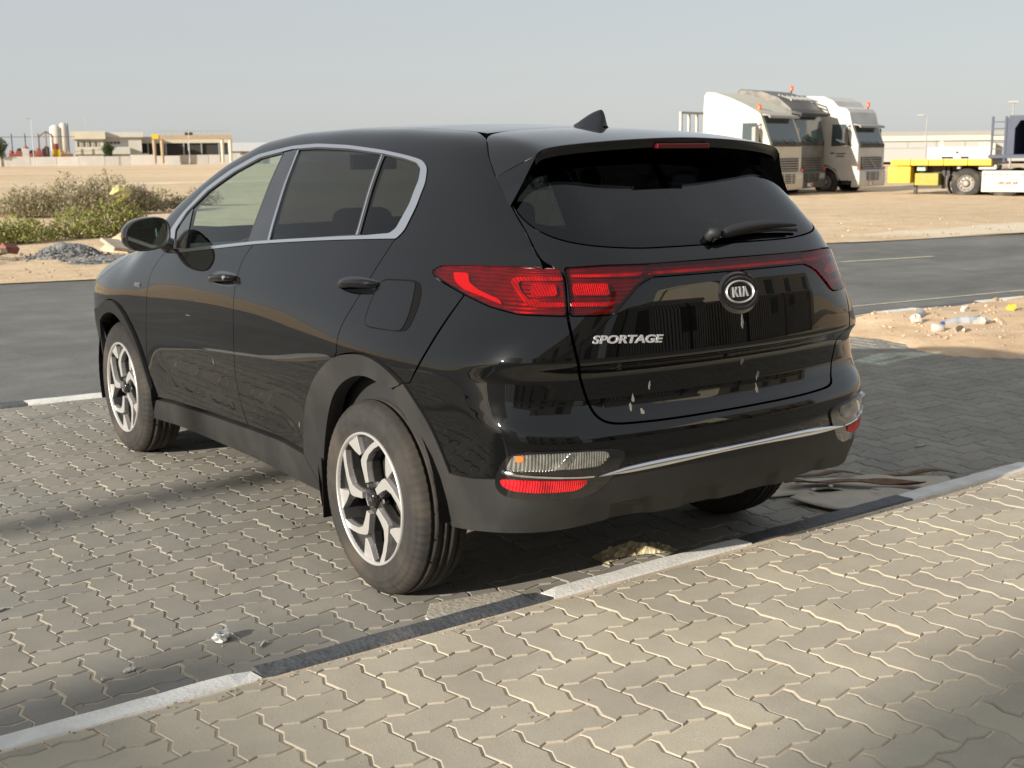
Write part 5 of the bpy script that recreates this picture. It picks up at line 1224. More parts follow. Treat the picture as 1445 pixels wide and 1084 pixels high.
for k in range(9):
    m = MB(); m.box((1.166,1.05+.075*k,.50+.012*(k%3)),(.006,.055,.09)); m.build('skirt_print', M_redl if k%3 else M_tan, sk)
for k,(yy,mm_) in enumerate(((2.05,M_yel),(2.28,M_tan),(2.46,M_redl))):
    m = MB(); m.box((1.166,yy,.44),(.006,.13,.20)); m.build('skirt_label', mm_, sk)
m = MB(); m.bb(-1.0,1.0,-.6,6.2,.55,.80); m.build('chassis', M_blk, tr_)
for s in (-1,1):
    m = MB(); m.prism(arc(0,.5,.60,150,215,6)+arc(0,.5,.57,215,150,6),'x',s*.9,s*1.24); m.build('mudguard', M_blk, tr_)
m = MB(); m.bb(.6,1.0,.35,.95,.95,1.12); m.build('air_tank', M_white, tr_, bevel=.05)
m = MB(); m.bb(.6,1.0,-.35,-.22,.98,1.12); m.build('lamp_block', M_white, tr_, bevel=.03)
m = MB(); m.bb(.6,1.05,2.15,2.4,.95,1.3); m.build('rear_board', M_cream, tr_)
nb = empty('steel_body', (34.93,22.51,YZ), R(201.1), 'navy open steel body with ladder on top of the trailer', 'container')
m = MB(); m.bb(-1.2,1.2,1.24,7.5,1.33,1.45); m.build('body_floor', M_blue, nb)
m = MB(); m.bb(-1.2,-1.1,1.24,7.5,1.45,2.70); m.build('back_panel', M_blue, nb)
m = MB(); m.bb(-1.2,1.22,1.85,7.5,2.56,2.72); m.build('top_beam', M_blue, nb)
for yy in (1.90,4.2,6.5):
    m = MB(); m.prism([(yy,1.45),(yy+.14,1.45),(yy+.14,2.3),(yy+.30,2.56),(yy,2.56)],'x',1.0,1.22); m.build('body_post', M_blue, nb)
for yy in (2.5,2.95,3.4):
    m = MB(); m.bb(-1.08,-.98,yy,yy+.08,1.45,2.56); m.build('inner_post', M_steel, nb)
m = MB(); m.bb(-1.2,1.2,1.83,1.90,1.45,2.56); m.build('end_panel', M_blue, nb)
for yy in (1.32,1.74):
    m = MB(); m.bb(1.10,1.16,yy-.035,yy+.035,1.2,2.70); m.build('ladder_rail', M_blue, nb)
for k in range(6):
    m = MB(); m.bb(1.11,1.15,1.35,1.71,1.40+.22*k,1.435+.22*k); m.build('ladder_rung', M_blue, nb)
m = MB(); m.bb(.9,1.05,1.30,1.78,1.3,1.36); m.build('ladder_foot', M_blue, nb)
# far right: warehouse, site cabin, lamp posts
def far(name, az, dist, label, cat, z=.12, group=None, turn=0):
    loc, rz = polar(az, dist, z); return empty(name, loc, rz+turn, label, cat, group)
wh = far('warehouse', 53.6, 150, 'long pale warehouse behind the yellow trailer', 'building', turn=R(4))
m = MB(); m.bb(-12,24,0,30,0,2.55); m.build('wall', M_bldg, wh)
m = MB(); m.prism([(-.4,2.35),(-.4,2.9),(15,3.6),(30,2.9),(30,2.35)],'x',-12.5,24.5); m.build('roof', M_bldg, wh)
m = MB(); m.bb(-4.2,24,-.12,.0,0,2.3); gp = m.build('grey_wall_panel', mat('grey_sheeting',(.36,.36,.34),.7,var=.05), wh)
for k in range(9):
    m = MB(); m.bb(-4.1+3.1*k,-1.1+3.1*k,-.2,-.12,1.55,2.25); m.build('sheet_panel', bpy.data.materials['grey_sheeting'], gp)
for k in range(2):
    m = MB(); m.bb(2.4+.9*k,2.95+.9*k,-.2,-.12,.75,1.25); m.build('window', M_win, gp)
m = MB(); m.bb(6.4,8.2,-1.5,-.3,.2,2.1); m.build('porch', M_bldg, wh)
wc = far('site_cabin', 55.15, 118, 'white flat cabin with a dark printed line on its side', 'cabin')
m = MB(); m.bb(-2.3,3.2,0,2.4,.3,1.55); cb_ = m.build('wall', mat('bright_white_paint',(.74,.73,.69),.6,var=.04), wc)
for a,b in ((-1.15,-.05),(.5,1.7)):
    m = MB(); m.bb(a,b,-.03,0,1.05,1.13); m.build('printed_line', M_lgrey, cb_)
m = MB(); m.bb(.08,.34,-.03,0,1.0,1.2); m.build('printed_mark', M_blk, cb_)
for a,b in ((-1.1,-.1),(.5,1.2)):
    m = MB(); m.bb(a,b,-.04,0,.55,.75); m.build('window', M_win, cb_)
m = MB(); m.bb(-1.3,-1.0,.5,.8,1.55,2.1); m.build('vent', M_bldg, wc)
def lamp_post(az, dist, h, label, grp, arm=.9, sd=1):
    o = far('street_lamp', az, dist, label, 'street lamp', group=grp)
    m = MB(); m.tube([(0,0,0),(0,0,h)],[.09,.05],6); m.build('pole', M_steel, o)
    m = MB(); m.tube([(0,0,h-.05),(-arm*sd,0,h+.12)],.04,5); m.build('arm', M_steel, o)
    m = MB(); m.box((-arm*sd,0,h+.10),(.7,.3,.14)); m.build('lamp_head', M_lgrey, o, bevel=.04)
lamp_post(53.95, 118, 4.3, 'thin lamp post rising behind the yellow trailer', 'lamp posts in the distance', .55)
lamp_post(57.4, 90, 4.35, 'lamp post behind the navy steel body at the right edge', 'lamp posts in the distance', .0, 1)
# far left: precast wall, two-storey block, open shed with gantry crane, plant yard
yw = far('boundary_wall', 18.5, 279, 'low pale precast wall along the far side of the sand field', 'wall')
rr = random.Random(9)
xw = -34.0
while xw < 46:
    L = rr.choice([5.2,5.2,6.0,4.4]); h = 1.75+rr.choice([0,0,.12,-.12]); m = MB(); m.bb(xw,xw+L-.08,-.1+rr.uniform(-.05,.05),.1,-.3,h); m.build('wall_panel', M_wallp, yw); xw += L
lamp_post(14.55, 272, 9.2, 'tall thin lamp post in front of the plant yard', 'lamp posts in the distance', .6)
lamp_post(21.05, 268, 6.7, 'short lamp post standing in front of the open shed', 'lamp posts in the distance', .5)
b2 = far('office_block', 17.35, 292, 'cream two-storey office block with a flat overhanging roof', 'building')
m = MB(); m.bb(-5.6,.4,0,12,0,6.2); m.build('wall', M_bldg, b2)
m = MB(); m.bb(.4,8.6,1.2,12,0,6.0); m.build('side_wing', M_bldg2, b2)
m = MB(); m.bb(-6.4,.9,-.9,12.5,5.4,7.1); m.build('roof', M_bldg, b2)
m = MB(); m.bb(.9,9.0,.4,12.5,5.8,6.9); m.build('wing_roof', M_bldg2, b2)
m = MB(); m.bb(-.9,6.0,-.6,1.2,2.1,3.5); m.build('balcony', M_bldg2, b2)
m = MB(); m.bb(-5.6,-.6,-.5,0,2.1,3.3); m.build('ledge', M_bldg, b2)
for k in range(8):
    m = MB(); m.bb(-5.1+.62*k,-4.72+.62*k,-.05,0,3.75,4.9); m.build('window', M_lgrey if k%2 else M_win, b2)
for zz in (4.35,.95):
    for k in range(4):
        m = MB(); m.bb(1.0+.78*k,1.62+.78*k,1.12,1.2,zz,zz+.55); m.build('window', M_win, b2)
sh = far('open_shed', 20.9, 300, 'long open-sided shed with a dark interior and pale roof', 'building')
m = MB(); m.prism([(0,4.5),(0,5.9),(20,6.6),(20,4.5)],'x',-17.5,9.6); m.build('roof', M_shed, sh)
m = MB(); m.bb(-13,9.6,.6,20,0,4.6); m.build('shed_shade_block', M_int, sh)  # solid dark block in place of the shaded open interior
for k in range(6):
    m = MB(); m.bb(-12.6+4*k,-12.3+4*k,.1,.4,0,4.6); m.build('column', M_steel, sh)
m = MB(); m.bb(-17.6,-13.8,-.3,.0,4.3,5.6); m.build('sign_board', M_yel, sh)
m = MB(); m.bb(-15.5,-13.2,-.5,0,0,3.9); m.build('end_wall', M_bldg, sh)
m = MB(); m.bb(-13.4,-8.2,-6,-3.5,0,2.5); tag(m.build('container', M_bldg2), 'pale container in front of the open shed', 'container').parent = None
_c = [o for o in bpy.data.objects if o.name == 'container'][0]; _l,_r_ = polar(20.9,300,-.15); _c.location = _l; _c.rotation_euler = (0,0,_r_)
gc = far('gantry_crane', 21.2, 276, 'tan gantry crane on four legs with a yellow end box', 'crane')
m = MB(); m.bb(-8.2,8.3,-.5,.5,5.0,5.9); m.build('girder', M_tan, gc)
m = MB(); m.bb(-8.3,-6.9,-.6,.6,5.2,6.1); m.build('end_box', M_yel, gc)
for sx in (-7.9,-6.3,6.2,7.9):
    m = MB(); m.tube([(sx,0,0),(sx+(.0),0,5.0)],[.30,.42],8); m.build('leg', M_bldg if sx > 0 else M_tan, gc)
m = MB(); m.bb(-1.5,.2,-.5,.5,5.9,6.5); m.build('trolley', M_blk, gc)
m = MB(); m.tube([(-.9,0,5.3),(-.9,0,2.6)],.07,6); m.build('hoist_chain', M_steel, gc)
for k in range(14):
    m = MB(); m.tube([(-7.8+1.2*k,-.5,5.9),(-7.8+1.2*k,-.5,6.75)],.035,4); m.build('rail_post', M_tan, gc)
m = MB(); m.tube([(-7.8,-.5,6.75),(7.9,-.5,6.75)],.035,4); m.build('hand_rail', M_tan, gc)
lw = far('low_shed', 24.3, 330, 'long low white roof beyond the gantry crane', 'building')
m = MB(); m.bb(-8,22,0,20,0,2.6); m.build('wall', M_bldg2, lw)
m = MB(); m.prism([(-.6,2.6),(9,4.9),(20,2.6)],'x',-9,22); m.build('roof', M_white, lw)
m = MB(); m.bb(-6,0,-.3,0,.9,2.2); m.build('shutter', M_rust, lw)
for (az,h,wd,lab) in ((15.5,9.3,1.35,'fat pale silo beside the office block'),(15.82,9.8,1.0,'slim silo, the taller of the pair')):
    s_ = far('silo', az, 325, lab, 'silo', group='cement silos behind the office')
    m = MB(); m.lathe([(2,0.3),(3.2,wd),(h-.6,wd),(h,wd*.5),(h+.1,0)],16,'z'); m.build('drum', M_bldg2, s_, smooth=True)
    for k in range(4):
        a = PI/4+k*PI/2; m = MB(); m.tube([(wd*.8*math.cos(a),wd*.8*math.sin(a),0),(wd*.8*math.cos(a),wd*.8*math.sin(a),3.4)],.1,5); m.build('leg', M_steel, s_)
    m = MB(); m.tube([(wd+.1,-.3,2),(wd+.1,-.3,h)],.09,5); m.build('pipe', M_blk, s_)
pf = far('portal_frame', 15.1, 284, 'brown portal frame with a pitched top', 'frame')
for sx in (-1.4,.0,1.4):
    m = MB(); m.bb(sx-.10,sx+.10,-.1,.1,0,6.0 if sx else 6.8); m.build('post', M_rust, pf)
for s in (-1,1):
    m = MB(); m.tube([(s*1.45,0,5.9),(0,0,6.95)],.13,4); m.build('rafter', M_rust, pf)
fenceP = far('yard_poles', 13.9, 288, 'row of dark yard poles joined by a cable', 'fence')
for k in range(5):
    m = MB(); m.tube([(-3.6+2.7*k,0,0),(-3.6+2.7*k,0,6.6)],.11,5); m.build('post', M_blk, fenceP)
m = MB(); m.tube([(-3.6,0,5.9),(12,0,5.9)],.05,4); m.build('cable', M_blk, fenceP)
rr = random.Random(21)
for k in range(6):
    az = 13.7+.27*k; o = far('site_machine', az, 286, ['red compressor standing behind the wall','red tank with a domed end behind the wall','white and red mixer behind the wall','orange red hopper behind the wall','tall red cabinet beside the lamp post','grey pump set behind the wall'][k], 'machine', group='plant behind the far wall')
    mm_ = [M_red,M_red,M_white,M_red,M_red,M_int][k]
    m = MB(); m.bb(-.75,.75,-.6,.6,.6,2.4+.5*(k%3)); m.build('machine_body', mm_, o, bevel=.12)
    m = MB(); m.blob((rr.uniform(-.3,.3),0,2.6+.4*(k%3)),(.6,.5,.55),10,6); m.build('drum', M_int if k%2 else M_red, o, smooth=True)
    m = MB(); m.bb(-.9,.9,-.4,.4,0,.6); m.build('skid', M_blk, o)
dg_ = far('loader', 15.62, 285, 'yellow loader with a red cab behind the wall', 'machine')
m = MB(); m.bb(-1.6,.2,-.8,.8,1.3,3.2); m.build('engine_cover', M_yel, dg_, bevel=.1)
m = MB(); m.bb(-1.4,-.2,-.7,.7,3.2,4.4); m.build('cab', M_red, dg_, bevel=.1)
m = MB(); m.bb(.2,2.6,-.9,.9,1.0,2.3); m.build('bucket', M_rust, dg_, bevel=.1)
for sx in (-1.0,1.2):
    m = MB(); m.lathe([(-.9,.0),(-.9,.7),(.9,.7),(.9,0)],12,'y',(sx,0,.7)); m.build('wheel', M_blk, dg_)
ns = far('antenna_mast', 16.75, 300, 'thin radio mast behind the office block', 'mast')
m = MB(); m.tube([(0,0,0),(0,0,10.2)],.05,4); m.build('mast', M_steel, ns)
# ------------------------------------------------------------------ plants
def leafmat(name, a, b_, tr=.25):
    m = bpy.data.materials.new(name); m.use_nodes = True; nt = m.node_tree; b = nt.nodes['Principled BSDF']
    g = nt.nodes.new('ShaderNodeNewGeometry'); c = ramp(nt, g.outputs['Random Per Island'], [(0,a),(1,b_)])
    nt.links.new(c, b.inputs['Base Color']); b.inputs['Roughness'].default_value = .7; b.inputs['Specular IOR Level'].default_value = .25
    out = nt.nodes['Material Output']; t = nt.nodes.new('ShaderNodeBsdfTranslucent'); nt.links.new(c, t.inputs[0]); mx = nt.nodes.new('ShaderNodeMixShader'); mx.inputs[0].default_value = tr
    nt.links.new(b.outputs[0], mx.inputs[1]); nt.links.new(t.outputs[0], mx.inputs[2]); nt.links.new(mx.outputs[0], out.inputs[0]); return m
M_lgreen = leafmat('bright_leaf', (.15,.19,.04), (.40,.42,.12)); M_ldry = leafmat('grey_green_leaf', (.22,.21,.125), (.40,.37,.235)); M_lbrown = leafmat('dry_leaf', (.30,.22,.13), (.46,.36,.22))
M_twig = mat('twig', (.20,.15,.10), .9, var=.3)
M_leaft = leafmat('tree_leaf', (.05,.075,.025), (.11,.13,.05))
def shrub(name, loc, lobes, n, leaf, size, label, cat, mats, group=None, twigs=60, seed=1, elong=1.6):
    rg = random.Random(seed); o = empty(name, loc, 0, label, cat, group)
    tw = MB(); lv = MB()
    for k in range(twigs):
        cx,cy,rx,ry,h = rg.choice(lobes); a = rg.uniform(0,2*PI); q = rg.random()**.6
        bx,by = cx+rg.gauss(0,rx*.25), cy+rg.gauss(0,ry*.25); ex,ey = cx+rx*q*math.cos(a), cy+ry*q*math.sin(a); ez = h*rg.uniform(.55,1.12)*(1-.5*q*q)
        tw.tube([(bx,by,-.03),((bx+ex)/2+rg.gauss(0,.04),(by+ey)/2,ez*.6),(ex,ey,ez)],[.012,.008,.004],3,caps=False)
    for k in range(n):
        cx,cy,rx,ry,h = rg.choice(lobes)
        while True:
            u,v,wz = rg.uniform(-1,1),rg.uniform(-1,1),rg.random(); rr_ = u*u+v*v
            if rr_ < 1 and wz < (1-rr_*.75): break
        cl = .5+.5*math.sin(u*7+cx*3)*math.sin(v*6+wz*5+cx)
        if rg.random() > .35+.65*cl: continue
        p = Vector((cx+u*rx, cy+v*ry, wz*h*rg.uniform(.8,1.12)+.02)); d_ = Vector((u+rg.gauss(0,.5), v+rg.gauss(0,.5), .6+rg.gauss(0,.5))).normalized()
        s = size*rg.uniform(.6,1.3); t = d_.cross(Vector((rg.gauss(0,1),rg.gauss(0,1),rg.gauss(0,1)))).normalized()
        lv.cur = 0 if rg.random() < .8 else 1
        lv.add([p-t*s*.5, p+d_*s*elong*.5-t*s*.1, p+d_*s*elong, p+t*s*.5], [(0,1,2,3)])
    tw.build('stems', M_twig, o); f = lv.build('foliage', mats, o); return o
shrub('shrub', (7.25,30.6,0), [(-1.5,.2,.9,.7,.78),(-.5,-.1,1.0,.8,1.05),(.6,.1,1.0,.8,1.12),(1.5,.2,.7,.6,.75)], 13000, 0, .042, 'big grey-green desert shrub, the farther and larger of the roadside bushes', 'shrub', [M_ldry,M_lbrown], 'shrubs on the sand field', 170, 3, 2.6)
shrub('shrub', (10.0,31.6,0), [(-.3,0,.8,.6,.6),(.4,.2,.5,.5,.35)], 2000, 0, .05, 'darker straggly shrub touching the right end of the big grey one', 'shrub', [M_ldry,M_lbrown], 'shrubs on the sand field', 60, 5, 2.6)
shrub('shrub', (12.0,34.2,0), [(0,0,.7,.5,.6)], 450, 0, .05, 'thin dry twiggy bush farthest right, just left of the car roof', 'shrub', [M_lbrown,M_ldry], 'shrubs on the sand field', 70, 6, 3)
shrub('shrub', (2.1,20.2,.0), [(-1.3,.1,.8,.6,.42),(-.1,.0,.95,.65,.54),(.8,-.05,.7,.55,.46)], 9000, 0, .038, 'low bright green leafy shrub by the roadside rubble', 'shrub', [M_lgreen,M_lbrown], 'shrubs on the sand field', 90, 8, 1.9)
shrub('shrub', (4.35,20.4,.0), [(-.3,.1,.6,.5,.62),(.4,.0,.6,.5,.82),(.8,.1,.4,.4,.55)], 7000, 0, .038, 'taller yellow-green shrub just left of the car mirror', 'shrub', [M_lgreen,M_lbrown], 'shrubs on the sand field', 80, 9, 1.9)
m = MB(); m.blob((4.95,20.5,.86),(.19,.10,.13),10,7,.5,random.Random(3)); tag(m.build('plastic_bag', mat('yellowed_plastic',(.55,.50,.22),.5,var=.2), smooth=False), 'pale yellow plastic bag caught on top of the taller green shrub', 'plastic bag')
def small_tree(az, dist, h, r, label):
    loc,_z = polar(az,dist,.1); o = empty('tree', loc, 0, label, 'tree', 'trees behind the far wall'); rg = random.Random(int(az*100))
    m = MB(); m.tube([(0,0,-.3),(.05,0,h*.45),(0,.1,h*.8)],[.16,.11,.04],6)
    for k in range(5): a = rg.uniform(0,6.3); m.tube([(0,0,h*.4),(r*.6*math.cos(a),r*.6*math.sin(a),h*.75)],[.07,.02],4)
    m.build('trunk', M_twig, o); lv = MB()
    for k in range(1500):
        v = Vector((rg.gauss(0,1),rg.gauss(0,1),rg.gauss(0,1))).normalized()*(rg.random()**.4); p = Vector((v.x*r*(1+.3*math.sin(v.z*5)),v.y*r,h*.62+v.z*h*.38)); t = Vector((rg.gauss(0,1),rg.gauss(0,1),rg.gauss(0,1))).normalized(); q = t.orthogonal().normalized(); s = .22
        lv.add([p,p+t*s,p+t*s+q*s*.7,p+q*s*.7],[(0,1,2,3)])
    lv.build('crown', M_leaft, o)
small_tree(17.6, 283, 4.6, 1.15, 'small round green tree in front of the cream office block')
small_tree(13.25, 280, 5.8, 1.3, 'dark green tree at the far left edge of the view')
# ------------------------------------------------------------------ roadside rubble
rg = random.Random(31)
def lump(name, loc, rad, m_, label, cat, group=None, jit=.5, n=9, k=6, seed=1):
    mb = MB(); mb.blob((0,0,0),rad,n,k,jit,random.Random(seed)); o = mb.build(name, m_, loc=loc, rz=seed*.7); return tag(o, label, cat, group)
def mound(name, x0,x1,y0,y1,h,m_,kind='structure', nx=26, ny=14, seed=2, z=0):
    vs = []; fs = []; rgm = random.Random(seed)
    for j in range(ny+1):
        for i in range(nx+1):
            u,v = 2*i/nx-1,2*j/ny-1; q = max(0,1-(u*u+v*v)); vs.append((x0+(x1-x0)*i/nx, y0+(y1-y0)*j/ny, z-.05+h*q**.8*(1+.25*math.sin(u*6+seed)*math.cos(v*5))+rgm.uniform(0,.02)*(q > 0)))
    for j in range(ny):
        for i in range(nx): fs.append((j*(nx+1)+i,j*(nx+1)+i+1,(j+1)*(nx+1)+i+1,(j+1)*(nx+1)+i))
    return tag(mesh_obj(name, vs, fs, m_, smooth=True), kind=kind)
mound('gravel_heap', 2.2,3.2,15.8,16.9,.22,M_gravel,'stuff',seed=3)
mound('gravel_strip', 2.2,5.2,14.5,15.4,.12,M_gravel,'stuff',seed=5)
mound('sand_heap', 3.6,5.6,16.2,18.6,.42,M_sand,'structure',seed=7)
mound('sand_bank', -3.2,2.0,14.6,18.6,.20,M_sand,'structure',nx=40,seed=8)
st = MB()
for k in range(800):
    a = rg.random()
    if a < .55: x,y,z = rg.gauss(2.65,.30),rg.gauss(16.3,.28),.0; z = .18*max(0,1-((x-2.7)/.5)**2-((y-16.35)/.55)**2)**.8
    else: x,y,z = rg.uniform(2.2,5.1),rg.gauss(14.95,.22),.03
    s = rg.uniform(.014,.034); st.blob((x,y,z+.005),(s,s*.8,s*.7),5,3,.5,rg)
tag(st.build('gravel_stones', mat('gravel_stone',(.22,.22,.225),.9,rnd=.4,isl=True)), kind='stuff')
M_brick = mat('brick_red', (.24,.10,.07), .9, var=.2); M_slab = mat('broken_concrete', (.42,.36,.28), .9, var=.15, bump=.5)
for k,(x,y,z,sx,sy,sz,rx,rz_,lab,mm_) in enumerate(((1.95,16.9,.12,.26,.14,.12,.5,.4,'dull red brick lying on the left of the gravel heap',M_brick),(1.72,16.6,.10,.30,.16,.08,-.2,1.0,'brown broken block beside the red brick',M_slab),(3.62,16.8,.10,.34,.5,.06,.30,.2,'pale concrete slab tilted against the right of the gravel heap',M_slab),(1.45,16.1,.08,.16,.14,.14,.3,.2,'small pale concrete chunk in the sand left of the gravel',M_slab))):
    mb = MB(); mb.box((0,0,0),(sx,sy,sz)); o = mb.build('rubble_block', mm_, bevel=.012, loc=(x,y,z)); o.rotation_euler = (rx,.15,rz_); tag(o, lab, 'rubble', 'rubble by the roadside')
for k,(xa,xb) in enumerate(((-2.6,.1),(.16,1.75))):
    mb = MB(); vs = []
    n = 12; pr = [(-.13,-.05),(-.13,.13),(.10,.15),(.13,-.05)]; vs = []; fs = []
    for i in range(n+1):
        x = xa+(xb-xa)*i/n
        for py,pz in pr: vs.append((x,18.85-.12*x*0+py+rg.uniform(-.02,.02),pz+rg.uniform(-.02,.02)))
    for i in range(n): fs += [(i*4+j,(i+1)*4+j,(i+1)*4+j+1,i*4+j+1) for j in range(3)]
    fs += [(0,1,2,3),(n*4+3,n*4+2,n*4+1,n*4)]
    tag(mesh_obj('broken_kerb', vs, fs, M_conc), ['broken pale kerb stone at the left edge, below the green shrub','broken pale kerb stone ending at the red brick'][k], 'kerb stone', 'broken kerb stones')
M_bluebag = mat('blue_plastic', (.20,.26,.36), .35, var=.3); M_paper = mat('white_litter', (.46,.44,.40), .7, var=.15); M_pet = mat('dusty_plastic_bottle', (.33,.35,.36), .25, coat=.6, var=.2, dust=.4)
lump('litter_bag', (4.35,17.75,.30), (.17,.10,.07), M_bluebag, 'blue plastic bag lying behind the concrete slab', 'plastic bag', None, .5, 10, 6, 5)
lump('litter_paper', (3.75,14.75,.09), (.16,.07,.05), M_paper, 'white paper scrap on the dark gravel strip', 'litter', None, .7, 8, 5, 6)
for k,(x,y,lab) in enumerate(((5.9,24.0,'white scrap on the sand between the two rows of shrubs'),(6.6,24.5,'pale bag on the sand, right of the white scrap'),(3.6,25.2,'small white scrap at the foot of the grey shrub'))):
    lump('litter_paper', (x,y,.06), (.16,.1,.09), M_paper, lab, 'litter', None, .7, 8, 5, 11+k)
# ------------------------------------------------------------------ litter on the verge and the pavers
def bottle(loc, L, r, rz, label, cap, m_=None):
    o = empty('plastic_bottle', loc, rz, label, 'bottle', 'bottles lying on the sand verge'); o.rotation_euler = (0,R(3),rz)
    mb = MB(); pr = [(0,0),(0,r*.8),(.02*L,r),(.28*L,r),(.30*L,r*.93),(.33*L,r),(.55*L,r*.97),(.58*L,r*.9),(.62*L,r),(.74*L,r*.98),(.88*L,r*.45),(.93*L,r*.36)]
    mb.lathe(pr,18,'x'); mb.build('bottle_body', m_ or M_pet, o, smooth=True)
    mb = MB(); mb.lathe([(.92*L,0),(.92*L,r*.42),(L,r*.42),(L,0)],12,'x'); mb.build('cap', cap, o)
    mb = MB(); mb.lathe([(.34*L,r*1.01),(.54*L,r*1.0)],18,'x'); mb.build('label_band', mat('bottle_label',(.45,.47,.5),.5) if 'bottle_label' not in bpy.data.materials else bpy.data.materials['bottle_label'], o, smooth=True)
    return o
M_capb = mat('blue_cap', (.03,.09,.30), .4)
bottle((6.42,3.06,.085), .25, .038, R(198), 'small clear bottle with a blue cap, near the far kerb', M_capb)
bottle((6.40,2.46,.088), .36, .046, R(152), 'large dusty water bottle with a blue cap beside the paper cup', M_capb)
def cup(loc, rot, label):
    mb = MB(); mb.lathe([(0,.0),(0,.032),(.10,.042),(.10,.039),(.01,.03)],18,'x'); o = mb.build('paper_cup', M_paper, smooth=True, loc=loc); o.rotation_euler = rot; return tag(o, label, 'cup', 'paper cups on the sand verge')
cup((5.90,2.30,.075), (0,-.1,R(205)), 'white paper cup lying end-on, nearest of the two cups'); cup((5.86,2.44,.07), (0,0,R(120)), 'white crushed cup lying behind the nearer cup')
for k,(x,y,rad,mm_,lab) in enumerate(((6.35,2.42,(.07,.045,.04),M_paper,'crumpled pale packet right of the big bottle'),(6.9,2.95,(.06,.045,.045),M_paper,'white crumpled tissue near the middle of the sand verge'),(6.9,2.18,(.09,.06,.05),mat('red_white_packet',(.5,.25,.22),.6,var=.4),'pinkish crumpled packet, the only reddish litter on the verge'),(6.05,2.86,(.05,.035,.04),M_paper,'white crumpled scrap just above the neck of the large bottle'),(7.4,2.2,(.12,.06,.05),M_paper,'flat pale wrapper at the right of the verge'),(5.9,3.55,(.16,.05,.02),M_paper,'flat pale strip by the far kerb'),(7.3,2.75,(.06,.05,.05),mat('yellow_scrap',(.6,.5,.06),.6),'small bright yellow scrap on the verge'))):
    lump('litter', (x,y,.085), rad, mm_, lab, 'litter', 'crumpled litter on the sand verge', .7, 8, 5, 40+k)
for k in range(34):
    x,y = rg.uniform(5.7,9.5),rg.uniform(1.2,3.5); s = rg.uniform(.012,.035)
pebs = MB()
for k in range(420):
    x = 5.5+rg.random()**1.3*5; y = rg.uniform(.6,3.6); s = rg.uniform(.006,.022)*(2 if rg.random() < .06 else 1); pebs.blob((x,y,verge(x,y)+s*.3),(s,s*.8,s*.6),5,3,.5,rg)
for k in range(380):
    x = rg.uniform(-6,30); y = roadY(x)+.3+rg.random()**2*5; s = rg.uniform(.010,.034); pebs.blob((x,y,s*.3),(s,s*.8,s*.6),5,3,.5,rg)
tag(pebs.build('pebbles', mat('pebble',(.46,.36,.26),.9,rnd=.35,isl=True)), kind='stuff')
grit = MB()
for k in range(900):
    x = rg.uniform(-2.6,2.2); y = rg.choice([rg.gauss(-.775,.012),rg.gauss(-.66,.02)]) if rg.random() < .7 else rg.uniform(-1.8,1.5); z = .15 if y < -.76 else 0
    if -.76 <= y <= -.66: continue
    s = rg.uniform(.0015,.0045); grit.blob((x,y,z+s*.4),(s,s,s*.7),4,3,.4,rg)
tag(grit.build('grit', mat('grit',(.34,.27,.20),.9,rnd=.4,isl=True)), kind='stuff')
# crushed can, paper scraps, cardboard, crumpled yellow wrapper
def crushed():
    o = empty('crushed_can', (-1.505,-.085,.022), R(35), 'crushed silver drink can lying on the dark pavers', 'can'); o.scale = (.85,.8,.68); o.location.z = .0155
    mb = MB(); rgc = random.Random(2); n = 22; vs = []; fs = []
    for i,(a,r) in enumerate(((-.036,.008),(-.035,.022),(-.028,.027),(-.01,.026),(.008,.027),(.024,.027),(.033,.022),(.034,.008))):
        for k in range(n):
            th_ = 2*PI*k/n; q = 1+.16*math.sin(3*th_+i*1.7)+rgc.uniform(-.08,.08)
            vs.append((a*1.0+.004*math.sin(th_*2+i), r*q*math.cos(th_)*1.15, r*q*math.sin(th_)*.78))
    for i in range(7): fs += [(i*n+k,i*n+(k+1)%n,(i+1)*n+(k+1)%n,(i+1)*n+k) for k in range(n)]
    fs += [tuple(range(n)),tuple(7*n+k for k in range(n))]
    mb.add(vs,fs); mb.build('can_body', mat('crushed_aluminium',(.70,.70,.69),.3,metal=.75,var=.15,vscale=60,dust=.3,dscale=30), o, smooth=False)
    mb = MB(); mb.prism(ell(.012,.010,14),'x',.034,.037); mb.build('can_end', M_steel, o)
crushed()
def scrap(x,y,z,w_,h_,rz,lab,m_=M_paper,seed=1):
    rgs = random.Random(seed); n = 7; mb = MB(); pl = [(w_*math.cos(2*PI*k/n)*rgs.uniform(.6,1.1),h_*math.sin(2*PI*k/n)*rgs.uniform(.6,1.1)) for k in range(n)]
    vs = [(px,py,.004+rgs.uniform(0,.006)) for px,py in pl]+[(px,py,.002) for px,py in pl]; o = mesh_obj('paper_scrap', vs, [tuple(range(n))]+[(i,(i+1)%n,n+(i+1)%n,n+i) for i in range(n)], m_, loc=(x,y,z), rz=rz); return tag(o, lab, 'paper scrap', 'small scraps on the parking pavers')
scrap(-1.83,-.148,.001,.022,.012,.2,'small white paper scrap on the shaded pavers near the white kerb',seed=2); scrap(-1.915,-.165,.001,.009,.006,.5,'tiny white scrap left of the larger paper scrap',seed=3)
scrap(-1.42,-.205,.001,.030,.005,.8,'thin white stick beside the crushed can',seed=5); scrap(2.47,.18,.001,.05,.007,-.1,'white straw on the shaded pavers right of the car',seed=6); scrap(-2.02,.62,.001,.035,.008,.6,'pale strip at the left edge of the parking pavers',seed=8)
M_card = mat('pale_cardboard', (.46,.41,.34), .85, var=.12, vscale=12, dust=.5); M_cardd = mat('torn_cardboard', (.15,.085,.045), .9, var=.3, vscale=30)  # pale cardboard tone and dark brown torn edges
cbd = empty('flattened_cardboard', (0,0,0), 0, 'flattened torn cardboard box on the pavers against the black kerb', 'cardboard')
